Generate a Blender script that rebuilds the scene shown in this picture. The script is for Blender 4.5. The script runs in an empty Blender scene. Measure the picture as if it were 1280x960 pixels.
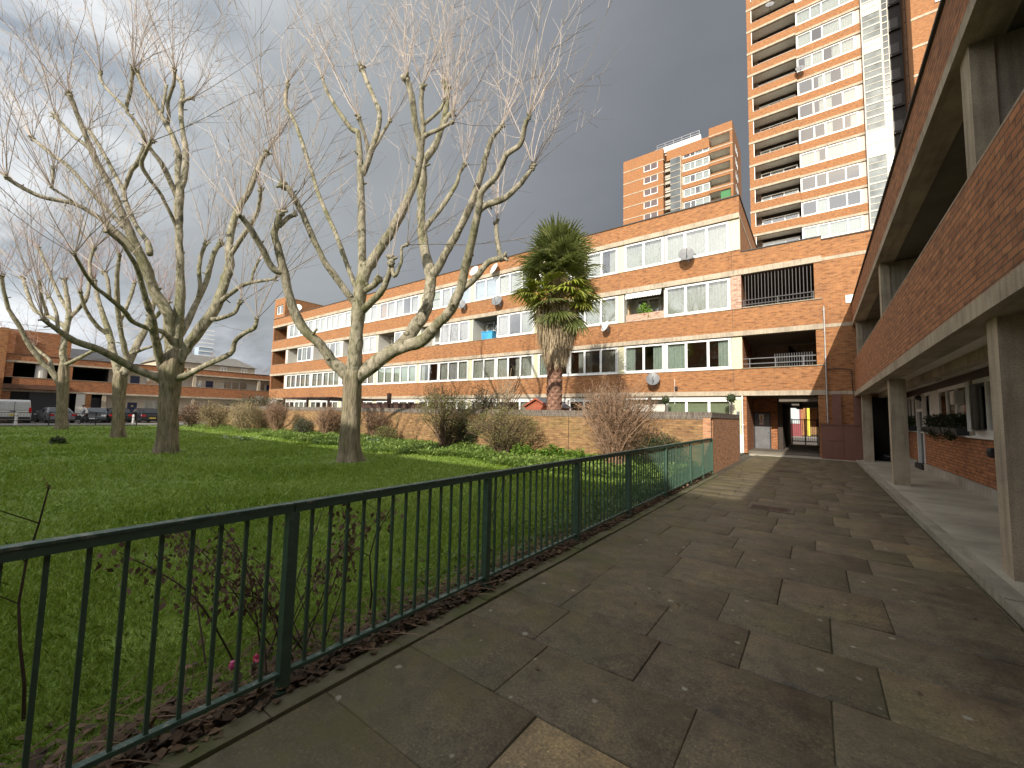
import bpy, math, random
import numpy as np
from mathutils import Vector, Matrix, noise as mnoise
random.seed(7); rng = np.random.default_rng(7)
PI = math.pi
S = bpy.context.scene
COL = S.collection
# ------------------------------------------------------------------ camera model (solved from the vanishing points)
RM = np.array([[0.8027270, -0.0272750, -0.5957226], [0.5959190, 0.0745110, 0.7995803], [0.0225794, -0.9968471, 0.0760657]])
F, EYE = 508.9, 1.65
def ray(x, y): return RM @ np.array([x - 640., y - 480., F])
def gz(x, y, z=0.):
    d = ray(x, y); return Vector(d * ((z - EYE) / d[2])) + Vector((0, 0, EYE))
def pX(x, y, X):
    d = ray(x, y); return Vector(d * (X / d[0])) + Vector((0, 0, EYE))
def pY(x, y, Y):
    d = ray(x, y); return Vector(d * (Y / d[1])) + Vector((0, 0, EYE))
def at(x, y, depth):
    return Vector(ray(x, y) * (depth / F)) + Vector((0, 0, EYE))
# ------------------------------------------------------------------ materials
MATS = {}
def newmat(name):
    m = bpy.data.materials.new(name); m.use_nodes = True
    nt = m.node_tree
    return m, nt, nt.nodes['Principled BSDF']
def N(nt, typ, **kw):
    n = nt.nodes.new(typ)
    for k, v in kw.items():
        if k.startswith('i_'):
            n.inputs[k[2:].replace('_', ' ')].default_value = v
        else: setattr(n, k, v)
    return n
def ramp(nt, stops, fac=None, interp='LINEAR'):
    r = nt.nodes.new('ShaderNodeValToRGB'); cr = r.color_ramp; cr.interpolation = interp
    while len(cr.elements) < len(stops): cr.elements.new(0.5)
    for e, (p, c) in zip(cr.elements, stops):
        e.position = p; e.color = (*c, 1) if len(c) == 3 else c
    if fac is not None: nt.links.new(fac, r.inputs[0])
    return r
def mixc(nt, a, b, fac, mode='MIX'):
    n = nt.nodes.new('ShaderNodeMix'); n.data_type = 'RGBA'; n.blend_type = mode
    for idx, v in ((0, fac), (6, a), (7, b)):
        if isinstance(v, (int, float)): n.inputs[idx].default_value = v
        elif isinstance(v, tuple): n.inputs[idx].default_value = (*v, 1)
        else: nt.links.new(v, n.inputs[idx])
    return n.outputs[2]
def coords(nt, kind='UV', scale=(1, 1, 1)):
    t = nt.nodes.new('ShaderNodeTexCoord'); mp = nt.nodes.new('ShaderNodeMapping')
    mp.inputs['Scale'].default_value = scale
    nt.links.new(t.outputs[kind], mp.inputs[0]); return mp.outputs[0]
def noise_n(nt, vec, scale, detail=4, rough=.55, dist=0):
    n = nt.nodes.new('ShaderNodeTexNoise')
    n.inputs['Scale'].default_value = scale; n.inputs['Detail'].default_value = detail
    n.inputs['Roughness'].default_value = rough; n.inputs['Distortion'].default_value = dist
    nt.links.new(vec, n.inputs['Vector']); return n.outputs['Fac']
def bump(nt, bs, h, strength=.3, dist=.01):
    b = nt.nodes.new('ShaderNodeBump'); b.inputs['Strength'].default_value = strength; b.inputs['Distance'].default_value = dist
    nt.links.new(h, b.inputs['Height']); nt.links.new(b.outputs[0], bs.inputs['Normal'])
def flat(name, col, rough=.6, metal=0, var=.12, scale=6, coord='Object', bumps=0):
    if name in MATS: return MATS[name]
    m, nt, bs = newmat(name)
    v = coords(nt, coord)
    f = noise_n(nt, v, scale)
    lo = tuple(c * (1 - var) for c in col); hi = tuple(min(1, c * (1 + var)) for c in col)
    r = ramp(nt, [(.3, lo), (.7, hi)], f)
    nt.links.new(r.outputs[0], bs.inputs['Base Color'])
    bs.inputs['Roughness'].default_value = rough; bs.inputs['Metallic'].default_value = metal
    if bumps: bump(nt, bs, noise_n(nt, v, scale * 8), bumps, .01)
    MATS[name] = m; return m
def brick(name, c1, c2, mortar, stain=(.1, .07, .05), stain_amt=.35, tint=None, bw=.25, rh=.083):
    m, nt, bs = newmat(name); v = coords(nt, 'UV')
    b = nt.nodes.new('ShaderNodeTexBrick'); nt.links.new(v, b.inputs['Vector'])
    b.inputs['Scale'].default_value = 1; b.inputs['Brick Width'].default_value = bw; b.inputs['Row Height'].default_value = rh
    b.inputs['Mortar Size'].default_value = .009; b.inputs['Mortar Smooth'].default_value = .2; b.inputs['Bias'].default_value = -.15
    b.inputs['Color1'].default_value = (*c1, 1); b.inputs['Color2'].default_value = (*c2, 1); b.inputs['Mortar'].default_value = (*mortar, 1)
    # brick by brick tone through stretched noise
    v2 = coords(nt, 'UV', (1 / bw * .9, 1 / rh * .9, 1))
    t = noise_n(nt, v2, 1.0, 1, .5)
    tone = ramp(nt, [(.3, (.60, .57, .54)), (.44, (.96, .95, .93)), (.58, (1.04, 1.04, 1.02)), (.74, (1.26, 1.25, 1.18))], t)
    c = mixc(nt, b.outputs['Color'], tone.outputs[0], 1.0, 'MULTIPLY')
    big = noise_n(nt, v, .55, 6, .62)
    sm = ramp(nt, [(.52, (0, 0, 0)), (.8, (1, 1, 1))], big)
    mm = nt.nodes.new('ShaderNodeMath'); mm.operation = 'MULTIPLY'; mm.inputs[1].default_value = stain_amt
    nt.links.new(sm.outputs[0], mm.inputs[0])
    c = mixc(nt, c, stain, mm.outputs[0])
    if tint:
        g = ramp(nt, [(.55, (0, 0, 0)), (.7, (1, 1, 1))], noise_n(nt, v, .4, 5, .6, .3))
        c = mixc(nt, c, tint, g.outputs[0], 'MULTIPLY')
    nt.links.new(c, bs.inputs['Base Color']); bs.inputs['Roughness'].default_value = .88
    bump(nt, bs, b.outputs['Fac'], -.8, .012)
    MATS[name] = m; return m
def concrete(name, col, dark=.55, scale=1.2, streak=True):
    m, nt, bs = newmat(name); v = coords(nt, 'UV')
    f = noise_n(nt, v, scale, 8, .65)
    r = ramp(nt, [(.25, tuple(c * dark for c in col)), (.55, col), (.8, tuple(min(1, c * 1.15) for c in col))], f)
    c = r.outputs[0]
    if streak:
        v2 = coords(nt, 'UV', (7, .5, 1))
        s = ramp(nt, [(.46, (1, 1, 1)), (.72, (.5, .48, .44))], noise_n(nt, v2, 1.3, 5))
        c = mixc(nt, c, s.outputs[0], .7, 'MULTIPLY')
    fine = noise_n(nt, v, 60, 3)
    c = mixc(nt, c, ramp(nt, [(.35, (.8, .8, .8)), (.65, (1.1, 1.1, 1.1))], fine).outputs[0], 1., 'MULTIPLY')
    nt.links.new(c, bs.inputs['Base Color']); bs.inputs['Roughness'].default_value = .85
    bump(nt, bs, fine, .25, .004)
    MATS[name] = m; return m
def glass(name, tint=(.75, .82, .82), refl=1.0):
    m = bpy.data.materials.new(name); m.use_nodes = True; nt = m.node_tree; nt.nodes.clear()
    o = nt.nodes.new('ShaderNodeOutputMaterial'); mx = nt.nodes.new('ShaderNodeMixShader')
    t = nt.nodes.new('ShaderNodeBsdfTransparent'); t.inputs[0].default_value = (*tint, 1)
    g = nt.nodes.new('ShaderNodeBsdfGlossy'); g.inputs['Roughness'].default_value = .02
    lw = nt.nodes.new('ShaderNodeFresnel'); lw.inputs[0].default_value = 1.9
    v = coords(nt, 'Object'); bb = nt.nodes.new('ShaderNodeBump'); bb.inputs['Strength'].default_value = .06; bb.inputs['Distance'].default_value = .05
    nt.links.new(noise_n(nt, v, 1.3, 2), bb.inputs['Height']); nt.links.new(bb.outputs[0], g.inputs['Normal'])
    mul = nt.nodes.new('ShaderNodeMath'); mul.operation = 'MULTIPLY'; mul.inputs[1].default_value = 1.6 * refl; mul.use_clamp = True
    nt.links.new(lw.outputs[0], mul.inputs[0]); nt.links.new(mul.outputs[0], mx.inputs[0])
    nt.links.new(t.outputs[0], mx.inputs[1]); nt.links.new(g.outputs[0], mx.inputs[2]); nt.links.new(mx.outputs[0], o.inputs[0])
    MATS[name] = m; return m
def leafmat(name, cols, rough=.55, trans=.25, scale=3):
    m, nt, bs = newmat(name)
    v = coords(nt, 'Object'); f = noise_n(nt, v, scale, 3)
    gi = nt.nodes.new('ShaderNodeNewGeometry')
    ad = nt.nodes.new('ShaderNodeMath'); ad.operation = 'MULTIPLY_ADD'; ad.inputs[1].default_value = .45
    nt.links.new(gi.outputs['Random Per Island'], ad.inputs[0])
    sc = nt.nodes.new('ShaderNodeMath'); sc.operation = 'MULTIPLY'; sc.inputs[1].default_value = .55; nt.links.new(f, sc.inputs[0])
    nt.links.new(sc.outputs[0], ad.inputs[2])
    st = [(.15 + .7 * i / max(1, len(cols) - 1), c) for i, c in enumerate(cols)]
    r = ramp(nt, st, ad.outputs[0]); nt.links.new(r.outputs[0], bs.inputs['Base Color'])
    bs.inputs['Roughness'].default_value = rough
    if trans:
        tr = nt.nodes.new('ShaderNodeBsdfTranslucent'); nt.links.new(r.outputs[0], tr.inputs[0])
        mx = nt.nodes.new('ShaderNodeMixShader'); mx.inputs[0].default_value = trans
        out = nt.nodes['Material Output']
        nt.links.new(bs.outputs[0], mx.inputs[1]); nt.links.new(tr.outputs[0], mx.inputs[2]); nt.links.new(mx.outputs[0], out.inputs[0])
    MATS[name] = m; return m

BR = brick('orange brick', (.365, .148, .047), (.275, .100, .032), (.28, .195, .115), stain_amt=.3)
BRD = brick('brown brick', (.43, .175, .070), (.28, .105, .044), (.10, .07, .045), stain_amt=.35)
BRY = brick('yellow brown brick', (.36, .205, .085), (.23, .118, .05), (.17, .13, .08), stain=(.13, .13, .035), stain_amt=.75)
BRC = brick('dark coping brick', (.17, .14, .11), (.13, .10, .085), (.22, .2, .17), stain_amt=.3, bw=.085, rh=.25)
BRM = brick('mottled brick', (.50, .30, .22), (.36, .17, .11), (.5, .42, .34), stain_amt=.1)
CON = concrete('cream concrete', (.50, .42, .31))
COG = concrete('grey concrete', (.40, .35, .27), dark=.6)
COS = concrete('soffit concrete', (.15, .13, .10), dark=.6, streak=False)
COP = concrete('column concrete', (.43, .36, .26), dark=.5)
UPVC = flat('white window plastic', (.80, .80, .77), .35, var=.04)
CREAM = flat('cream panel', (.60, .57, .38), .5, var=.05)
PANEL = flat('off white panel', (.62, .60, .54), .6, var=.06)
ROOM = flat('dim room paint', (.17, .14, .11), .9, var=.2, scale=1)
DARK = flat('painted dark void', (.012, .011, .010), .9)  # near-black colour standing in for unlit depth
BLACKM = flat('black metal', (.02, .02, .022), .45, var=.2)
GREYM = flat('galvanised metal', (.33, .33, .33), .4, .6)
LEAD = flat('roof felt', (.07, .065, .06), .9)
GLASS = glass('window glass', (.93, .96, .95), 1.7)
GLASST = glass('tower glass', (.88, .93, .94), 1.6)
NET = flat('net curtain', (.66, .68, .62), .9, var=.14, scale=7)
MINT = flat('mint curtain', (.60, .70, .62), .9, var=.1)
BLUEC = flat('pale blue curtain', (.55, .66, .76), .9, var=.14)
GREYC = flat('grey curtain', (.64, .64, .64), .9, var=.14)
BLIND = flat('green roller blind', (.50, .58, .38), .8, var=.05)
BROWNC = flat('terracotta blind', (.55, .36, .22), .8, var=.05)
BLUED = flat('navy door paint', (.015, .03, .11), .35)
CABM = flat('brown painted metal', (.17, .075, .05), .6, var=.1, scale=3)
GREENM = None

# ------------------------------------------------------------------ mesh building
ORG = {}
class MB:
    def __init__(s): s.v = []; s.f = []; s.m = []
    def box(s, x0, x1, y0, y1, z0, z1, m=0):
        n = len(s.v)
        s.v += [(x0, y0, z0), (x1, y0, z0), (x1, y1, z0), (x0, y1, z0), (x0, y0, z1), (x1, y0, z1), (x1, y1, z1), (x0, y1, z1)]
        s.f += [(n, n+3, n+2, n+1), (n+4, n+5, n+6, n+7), (n, n+1, n+5, n+4), (n+1, n+2, n+6, n+5), (n+2, n+3, n+7, n+6), (n+3, n, n+4, n+7)]
        s.m += [m] * 6; return s
    def poly(s, pts, m=0):
        n = len(s.v); s.v += [tuple(p) for p in pts]; s.f.append(tuple(range(n, n + len(pts)))); s.m.append(m); return s
    def prism(s, pts, off, m=0):           # polygon pts extruded by the vector off
        n = len(s.v); k = len(pts); o = Vector(off)
        s.v += [tuple(p) for p in pts] + [tuple(Vector(p) + o) for p in pts]
        s.f += [tuple(range(n + k - 1, n - 1, -1)), tuple(range(n + k, n + 2 * k))]; s.m += [m, m]
        for i in range(k):
            j = (i + 1) % k; s.f.append((n + i, n + j, n + k + j, n + k + i)); s.m.append(m)
        return s
    def tube(s, pts, rad, n=6, m=0, cap=True, wob=0, lobes=None):
        pts = [Vector(p) for p in pts]; k = len(pts)
        if not isinstance(rad, (list, tuple)): rad = [rad] * k
        b0 = len(s.v); T = None; U = None
        for i, p in enumerate(pts):
            t = (pts[min(i + 1, k - 1)] - pts[max(i - 1, 0)])
            t = t.normalized() if t.length > 1e-9 else Vector((0, 0, 1))
            if U is None:
                a = Vector((0, 0, 1)) if abs(t.z) < .9 else Vector((1, 0, 0)); U = t.cross(a).normalized()
            else:
                U = (U - t * U.dot(t)); U = U.normalized() if U.length > 1e-6 else t.orthogonal().normalized()
            W = t.cross(U)
            for j in range(n):
                a = 2 * PI * j / n; r = rad[i]
                if wob: r *= 1 + wob * mnoise.noise((p.x * 1.3 + math.cos(a) * 1.1, p.y * 1.3 + math.sin(a) * 1.1, p.z * 1.6))
                if lobes: r *= lobes(i, a)
                q = p + U * (math.cos(a) * r) + W * (math.sin(a) * r); s.v.append(tuple(q))
        for i in range(k - 1):
            for j in range(n):
                a = b0 + i * n + j; b = b0 + i * n + (j + 1) % n
                s.f.append((a, b, b + n, a + n)); s.m.append(m)
        if cap:
            s.f.append(tuple(b0 + j for j in range(n - 1, -1, -1))); s.m.append(m)
            e = b0 + (k - 1) * n; s.f.append(tuple(e + j for j in range(n))); s.m.append(m)
        return s
    def blob(s, c, r, m=0, n=8, rings=5, wob=.3, sc=(1, 1, 1)):
        c = Vector(c); b0 = len(s.v)
        sd = random.random() * 50
        for i in range(rings + 1):
            th = PI * i / rings
            for j in range(n):
                a = 2 * PI * j / n
                d = Vector((math.sin(th) * math.cos(a), math.sin(th) * math.sin(a), math.cos(th)))
                rr = r * (1 + wob * mnoise.noise(d * 1.7 + Vector((sd, 0, 0))))
                s.v.append((c.x + d.x * rr * sc[0], c.y + d.y * rr * sc[1], c.z + d.z * rr * sc[2]))
        for i in range(rings):
            for j in range(n):
                a = b0 + i * n + j; b = b0 + i * n + (j + 1) % n
                s.f.append((a, a + n, b + n, b)); s.m.append(m)
        return s
    def lathe(s, prof, c=(0, 0, 0), n=16, m=0):
        b0 = len(s.v); k = len(prof)
        for r, z in prof:
            for j in range(n):
                a = 2 * PI * j / n; s.v.append((c[0] + r * math.cos(a), c[1] + r * math.sin(a), c[2] + z))
        for i in range(k - 1):
            for j in range(n):
                a = b0 + i * n + j; b = b0 + i * n + (j + 1) % n
                s.f.append((a, b, b + n, a + n)); s.m.append(m)
        s.f.append(tuple(b0 + j for j in range(n - 1, -1, -1))); s.m.append(m)
        s.f.append(tuple(b0 + (k - 1) * n + j for j in range(n))); s.m.append(m)
        return s
    def mesh(s, name, mats, org=(0, 0, 0), smooth=False):
        V = np.array(s.v, dtype=np.float64).reshape(-1, 3) - np.array(org)
        me = bpy.data.meshes.new(name); me.from_pydata(V.tolist(), [], s.f)
        if not isinstance(mats, (list, tuple)): mats = [mats]
        for q in mats: me.materials.append(q)
        finish(me, np.array(s.m, dtype=np.int32), smooth); return me
    def build(s, name, mats, parent=None, smooth=False, local=False):
        org = (0, 0, 0) if local else (ORG.get(parent.name, (0, 0, 0)) if parent else (0, 0, 0))
        me = s.mesh(name, mats, org, smooth)
        o = bpy.data.objects.new(name, me); COL.objects.link(o)
        if parent: o.parent = parent; ORG[o.name] = ORG.get(parent.name, (0, 0, 0))
        return o
def finish(me, mi, smooth):
    if len(mi) == len(me.polygons): me.polygons.foreach_set('material_index', mi)
    nl = len(me.loops); nv = len(me.vertices)
    co = np.empty(nv * 3); me.vertices.foreach_get('co', co); co = co.reshape(-1, 3)
    li = np.empty(nl, dtype=np.int32); me.loops.foreach_get('vertex_index', li)
    lt = np.empty(len(me.polygons), dtype=np.int32); me.polygons.foreach_get('loop_total', lt)
    nr = np.empty(len(me.polygons) * 3); me.polygons.foreach_get('normal', nr); nr = np.abs(nr.reshape(-1, 3))
    ax = np.repeat(np.argmax(nr, axis=1), lt); p = co[li]
    uv = np.where((ax == 0)[:, None], p[:, [1, 2]], np.where((ax == 1)[:, None], p[:, [0, 2]], p[:, [0, 1]]))
    me.uv_layers.new(name='UVMap').data.foreach_set('uv', uv.astype(np.float32).ravel())
    if smooth: me.polygons.foreach_set('use_smooth', np.ones(len(me.polygons), dtype=bool))
    me.update()
def arr_mesh(name, V, Fc, mats, k, mi=None, smooth=False):   # V (n,3), Fc (m,k)
    me = bpy.data.meshes.new(name); n = len(V); m = len(Fc)
    me.vertices.add(n); me.vertices.foreach_set('co', np.asarray(V, dtype=np.float32).ravel())
    me.loops.add(m * k); me.loops.foreach_set('vertex_index', np.asarray(Fc, dtype=np.int32).ravel())
    me.polygons.add(m); me.polygons.foreach_set('loop_start', np.arange(0, m * k, k, dtype=np.int32))
    me.polygons.foreach_set('loop_total', np.full(m, k, dtype=np.int32))
    if not isinstance(mats, (list, tuple)): mats = [mats]
    for q in mats: me.materials.append(q)
    me.update(calc_edges=True); me.validate()
    if mi is not None: me.polygons.foreach_set('material_index', np.asarray(mi, dtype=np.int32))
    if smooth: me.polygons.foreach_set('use_smooth', np.ones(m, dtype=bool))
    return me
def linkme(name, me, parent=None):
    o = bpy.data.objects.new(name, me); COL.objects.link(o)
    if parent: o.parent = parent; ORG[o.name] = ORG.get(parent.name, (0, 0, 0))
    return o
def tag(o, label=None, cat=None, group=None, kind=None):
    if label: o['label'] = label
    if cat: o['category'] = cat
    if group: o['group'] = group
    if kind: o['kind'] = kind
    return o
def thing(name, label, cat, loc=(0, 0, 0), rz=0, group=None, local=False):
    o = bpy.data.objects.new(name, None); COL.objects.link(o); o.location = loc; o.rotation_euler = (0, 0, rz)
    o.empty_display_size = .2
    ORG[o.name] = (0, 0, 0) if local else tuple(loc)
    return tag(o, label, cat, group)
def copy_tree(o, parent=None):
    c = o.copy(); COL.objects.link(c)
    if parent: c.parent = parent
    for ch in list(o.children): copy_tree(ch, c)
    return c
def move_copy(o, loc, rz=None, label=None):
    c = copy_tree(o); c.location = loc
    if rz is not None: c.rotation_euler = (0, 0, rz)
    if label: c['label'] = label
    return c
def struct(name, mb, mats): return tag(mb.build(name, mats), kind='structure')

# ------------------------------------------------------------------ windows (frame > pane, curtain), local: x 0..w, z 0..h, facing -y
WC = {}
def window_meshes(w, h, lights, style, fr=.07, gl=None):
    key = (round(w, 2), round(h, 2), tuple(lights), style, gl.name if gl else '')
    if key in WC: return WC[key]
    f = MB(); g = MB(); cu = MB()
    f.box(0, w, 0, .09, 0, fr + .02); f.box(0, w, 0, .09, h - fr, h); f.box(0, fr, .001, .089, fr + .02, h - fr); f.box(w - fr, w, .001, .089, fr + .02, h - fr)
    f.box(-.01, w + .01, -.04, .02, -.035, .0)
    tot = sum(lights); x = fr; inner = w - 2 * fr; edges = [fr]
    for a in lights: x += inner * a / tot; edges.append(x)
    for i, e in enumerate(edges[1:-1]):
        hw = .035 if i != 9 else .06
        f.box(e - hw, e + hw, .002, .088, fr + .02, h - fr)
    sub = style.split('/')
    for i in range(len(lights)):
        x0, x1 = edges[i] + .03, edges[i + 1] - .03
        # sash rim
        f.box(x0, x1, -.012, .03, fr + .02, fr + .055); f.box(x0, x1, -.012, .03, h - fr - .035, h - fr)
        f.box(x0, x0 + .035, -.011, .029, fr + .055, h - fr - .035); f.box(x1 - .035, x1, -.011, .029, fr + .055, h - fr - .035)
        g.poly([(x0 + .03, .015, fr + .05), (x1 - .03, .015, fr + .05), (x1 - .03, .015, h - fr - .03), (x0 + .03, .015, h - fr - .03)])
        st = sub[i % len(sub)]; y = .17
        def sheet(a, b, z0, z1, m, fold=.028, per=.15):
            nseg = max(4, int((b - a) / .035)); n0 = len(cu.v); ph = random.random() * 6
            for q in range(nseg + 1):
                xx = a + (b - a) * q / nseg; dy = fold * math.sin(xx * 2 * PI / per + ph) + fold * .5 * math.sin(xx * 2 * PI / per * .37 + ph * 2)
                cu.v += [(xx, y + dy, z0), (xx, y + dy * .7, z1)]
            for q in range(nseg):
                cu.f.append((n0 + 2 * q, n0 + 2 * q + 2, n0 + 2 * q + 3, n0 + 2 * q + 1)); cu.m.append(m)
        z0, z1 = .03, h - .03; ww = x1 - x0
        if st == 'N': sheet(x0 - .03, x1 + .03, z0, z1, 0)
        elif st == 'M': sheet(x0 - .03, x1 + .03, z0, z1, 1)
        elif st == 'L': sheet(x0 - .03, x0 + ww * .5, z0, z1, 1)
        elif st == 'R': sheet(x0 + ww * .45, x1 + .03, z0, z1, 1)
        elif st == 'l': sheet(x0 - .03, x0 + ww * .4, z0, z1, 0)
        elif st == 'r': sheet(x0 + ww * .5, x1 + .03, z0, z1, 0)
        elif st == 'B': sheet(x0 - .03, x1 + .03, z0, z1, 2)
        elif st == 'G': sheet(x0 - .03, x1 + .03, z0, z1, 3)
        elif st == 'T': sheet(x0 - .03, x1 + .03, z0, z1, 5, .002)
        elif st == 'V':
            sheet(x0 - .03, x1 + .03, h * .58, z1, 4, .001); sheet(x0, x0 + ww * .8, z0, h * .5, 0)
        elif st == 'S':   # slatted blind
            for q in range(int((z1 - z0) / .07)): cu.box(x0, x1, y, y + .04, z0 + q * .07, z0 + q * .07 + .045, 3)
    mats = [NET, MINT, BLUEC, GREYC, BLIND, BROWNC]
    r = (f.mesh('window', UPVC), g.mesh('pane', gl or GLASS), cu.mesh('curtain', mats) if cu.f else None)
    WC[key] = r; return r
def add_window(parent, loc, w, h, lights, style, rz=0, gl=None, fr=.07, name='window'):
    a, b, c = window_meshes(w, h, lights, style, fr, gl)
    o = linkme(name, a, parent); org = Vector(ORG.get(parent.name, (0, 0, 0)))
    o.location = Vector(loc) - org; o.rotation_euler = (0, 0, rz)
    p = linkme('pane', b, o)
    if c: linkme('curtain', c, o)
    return o
# ================================================================== GROUND
LAWN = None
def ground():
    m, nt, bs = newmat('soil'); v = coords(nt, 'Object')
    r = ramp(nt, [(.3, (.05, .04, .025)), (.7, (.10, .085, .055))], noise_n(nt, v, 1.2, 6)); nt.links.new(r.outputs[0], bs.inputs['Base Color']); bs.inputs['Roughness'].default_value = .95
    struct('ground', MB().box(-400, 400, -300, 500, -.6, -.03), m)
    # lawn turf sheet
    m, nt, bs = newmat('turf'); v = coords(nt, 'Object')
    f1 = noise_n(nt, v, .45, 6, .6); f2 = noise_n(nt, coords(nt, 'Object', (9, 9, 9)), 6, 4)
    c1 = ramp(nt, [(.3, (.11, .18, .02)), (.55, (.16, .245, .03)), (.75, (.22, .30, .05))], f1)
    c = mixc(nt, c1.outputs[0], ramp(nt, [(.3, (.55, .55, .5)), (.7, (1.3, 1.3, 1.2))], f2).outputs[0], 1., 'MULTIPLY')
    nt.links.new(c, bs.inputs['Base Color']); bs.inputs['Roughness'].default_value = .9
    bump(nt, bs, f2, .8, .03)
    nx, ny = 120, 50; xs = np.linspace(-47.5, -2.66, nx); ys = np.linspace(-15, 13.9, ny)
    V = []; 
    for y in ys:
        for x in xs: V.append((x, y, lawn_z(x, y)))
    Fc = [(j * nx + i, j * nx + i + 1, (j + 1) * nx + i + 1, (j + 1) * nx + i) for j in range(ny - 1) for i in range(nx - 1)]
    o = linkme('lawn', arr_mesh('lawn', V, Fc, m, 4, smooth=True)); tag(o, kind='structure')
def lawn_z(x, y):
    e = min(1, max(0, (-2.7 - x) / 1.2))
    edge = min(1, max(0, (x + 47.5) / 2))
    return -.02 + e * edge * (.05 + .05 * mnoise.noise((x * .16, y * .16, 3.1)) + .02 * mnoise.noise((x * .7, y * .7, 1.)))
ground()

def paving():
    # individual flags laid in courses across the path, each with its own stone tone and a slightly uneven seat
    R = random.Random(11)
    V = []; Fc = []; tone = []
    y = -6.0 - 7.9
    while y < 22.6:
        dep = R.choice([.58, .62, .66, .72, .62, .78]) if y < 9 else R.choice([.5, .56, .62, .68])
        if y + dep > 22.7: dep = 22.75 - y
        if dep < .2: break
        x = -2.36 - R.random() * .0; first = True
        while x < 1.30:
            w = R.choice([.62, .75, .78, .92, 1.0, 1.15])
            if first: w = .25 + R.random() * .85; first = False
            if 1.30 - (x + w) < .3: w = 1.30 - x
            w = min(w, 1.30 - x)
            g = .0015 + R.random() ** 2 * .005
            z = max(-.003, min(.004, R.gauss(0, .002))); tx = max(-.003, min(.003, R.gauss(0, .0015))); ty = max(-.003, min(.003, R.gauss(0, .0015)))
            t = min(.8, max(.25, R.gauss(.5, .10)))
            mx_, my_ = x + w / 2, y + dep / 2
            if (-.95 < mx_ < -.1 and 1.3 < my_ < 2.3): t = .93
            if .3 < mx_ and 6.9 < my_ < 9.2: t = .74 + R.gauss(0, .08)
            x0, x1, y0, y1 = x + g, x + w - g, y + g, y + dep - g
            if dep > .55 and R.random() < .12 and w > .7:
                pass
            b = .007
            n = len(V)
            def zz(px, py, d): return z + tx * (px - x0) + ty * (py - y0) - d
            for (a0, a1, b0, b1, d) in ((x0, x1, y0, y1, .05), (x0, x1, y0, y1, .005), (x0 + b, x1 - b, y0 + b, y1 - b, 0)):
                for px, py in ((a0, b0), (a1, b0), (a1, b1), (a0, b1)): V.append((px, py, zz(px, py, d)))
            for k in (0, 4):
                for i in range(4):
                    j = (i + 1) % 4; Fc.append((n + k + i, n + k + j, n + k + 4 + j, n + k + 4 + i)); tone.append(t)
            Fc.append((n + 8, n + 9, n + 10, n + 11)); tone.append(t)
            x += w
        y += dep
    m, nt, bs = newmat('paving stone'); v = coords(nt, 'Object')
    at_ = nt.nodes.new('ShaderNodeAttribute'); at_.attribute_name = 'tone'
    base = ramp(nt, [(.1, (.100, .078, .050)), (.4, (.120, .098, .064)), (.6, (.130, .107, .070)), (.8, (.165, .128, .078)), (.98, (.28, .215, .125))], at_.outputs['Fac'])
    mid = noise_n(nt, v, 1.7, 8, .68, .2)
    c = mixc(nt, base.outputs[0], ramp(nt, [(.28, (.38, .37, .36)), (.44, (.85, .85, .84)), (.58, (1.12, 1.1, 1.02)), (.74, (1.75, 1.68, 1.42))], mid).outputs[0], 1., 'MULTIPLY')
    blot = noise_n(nt, v, 6.5, 6, .75, .4)
    c = mixc(nt, c, ramp(nt, [(.30, (.55, .54, .53)), (.5, (1, 1, 1)), (.7, (1.35, 1.32, 1.2))], blot).outputs[0], 1., 'MULTIPLY')
    gr = noise_n(nt, v, 55, 5, .85)
    c = mixc(nt, c, ramp(nt, [(.3, (.25, .25, .25)), (.46, (.9, .9, .9)), (.56, (1.1, 1.1, 1.08)), (.68, (2.4, 2.3, 2.1))], gr).outputs[0], 1., 'MULTIPLY')
    # greenish algae film in patches
    al = ramp(nt, [(.5, (0, 0, 0)), (.68, (1, 1, 1))], noise_n(nt, v, .42, 6, .65))
    mm = nt.nodes.new('ShaderNodeMath'); mm.operation = 'MULTIPLY'; mm.inputs[1].default_value = .7; nt.links.new(al.outputs[0], mm.inputs[0])
    c = mixc(nt, c, (.085, .085, .035), mm.outputs[0])
    sx = nt.nodes.new('ShaderNodeSeparateXYZ'); nt.links.new(v, sx.inputs[0])
    mr = nt.nodes.new('ShaderNodeMapRange'); mr.inputs[1].default_value = -1.2; mr.inputs[2].default_value = -2.4; nt.links.new(sx.outputs[0], mr.inputs[0])
    ms = ramp(nt, [(.46, (0, 0, 0)), (.62, (1, 1, 1))], noise_n(nt, v, 3.2, 7, .7)); mq = nt.nodes.new('ShaderNodeMath'); mq.operation = 'MULTIPLY'; nt.links.new(ms.outputs[0], mq.inputs[0]); nt.links.new(mr.outputs[0], mq.inputs[1])
    c = mixc(nt, c, (.10, .095, .03), mq.outputs[0])
    # pale lichen discs and trodden gum
    vo = nt.nodes.new('ShaderNodeTexVoronoi'); vo.voronoi_dimensions = '2D'; vo.inputs['Scale'].default_value = 2.3; nt.links.new(v, vo.inputs['Vector'])
    nd = noise_n(nt, v, 22, 2)
    a1 = nt.nodes.new('ShaderNodeMath'); a1.operation = 'MULTIPLY_ADD'; a1.inputs[1].default_value = .09; nt.links.new(nd, a1.inputs[0]); nt.links.new(vo.outputs['Distance'], a1.inputs[2])
    sepq = nt.nodes.new('ShaderNodeSeparateColor'); nt.links.new(vo.outputs['Color'], sepq.inputs[0]); a2 = nt.nodes.new('ShaderNodeMath'); a2.operation = 'MULTIPLY_ADD'; a2.inputs[1].default_value = .055; nt.links.new(sepq.outputs[1], a2.inputs[0]); nt.links.new(a1.outputs[0], a2.inputs[2]); a1 = a2
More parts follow.
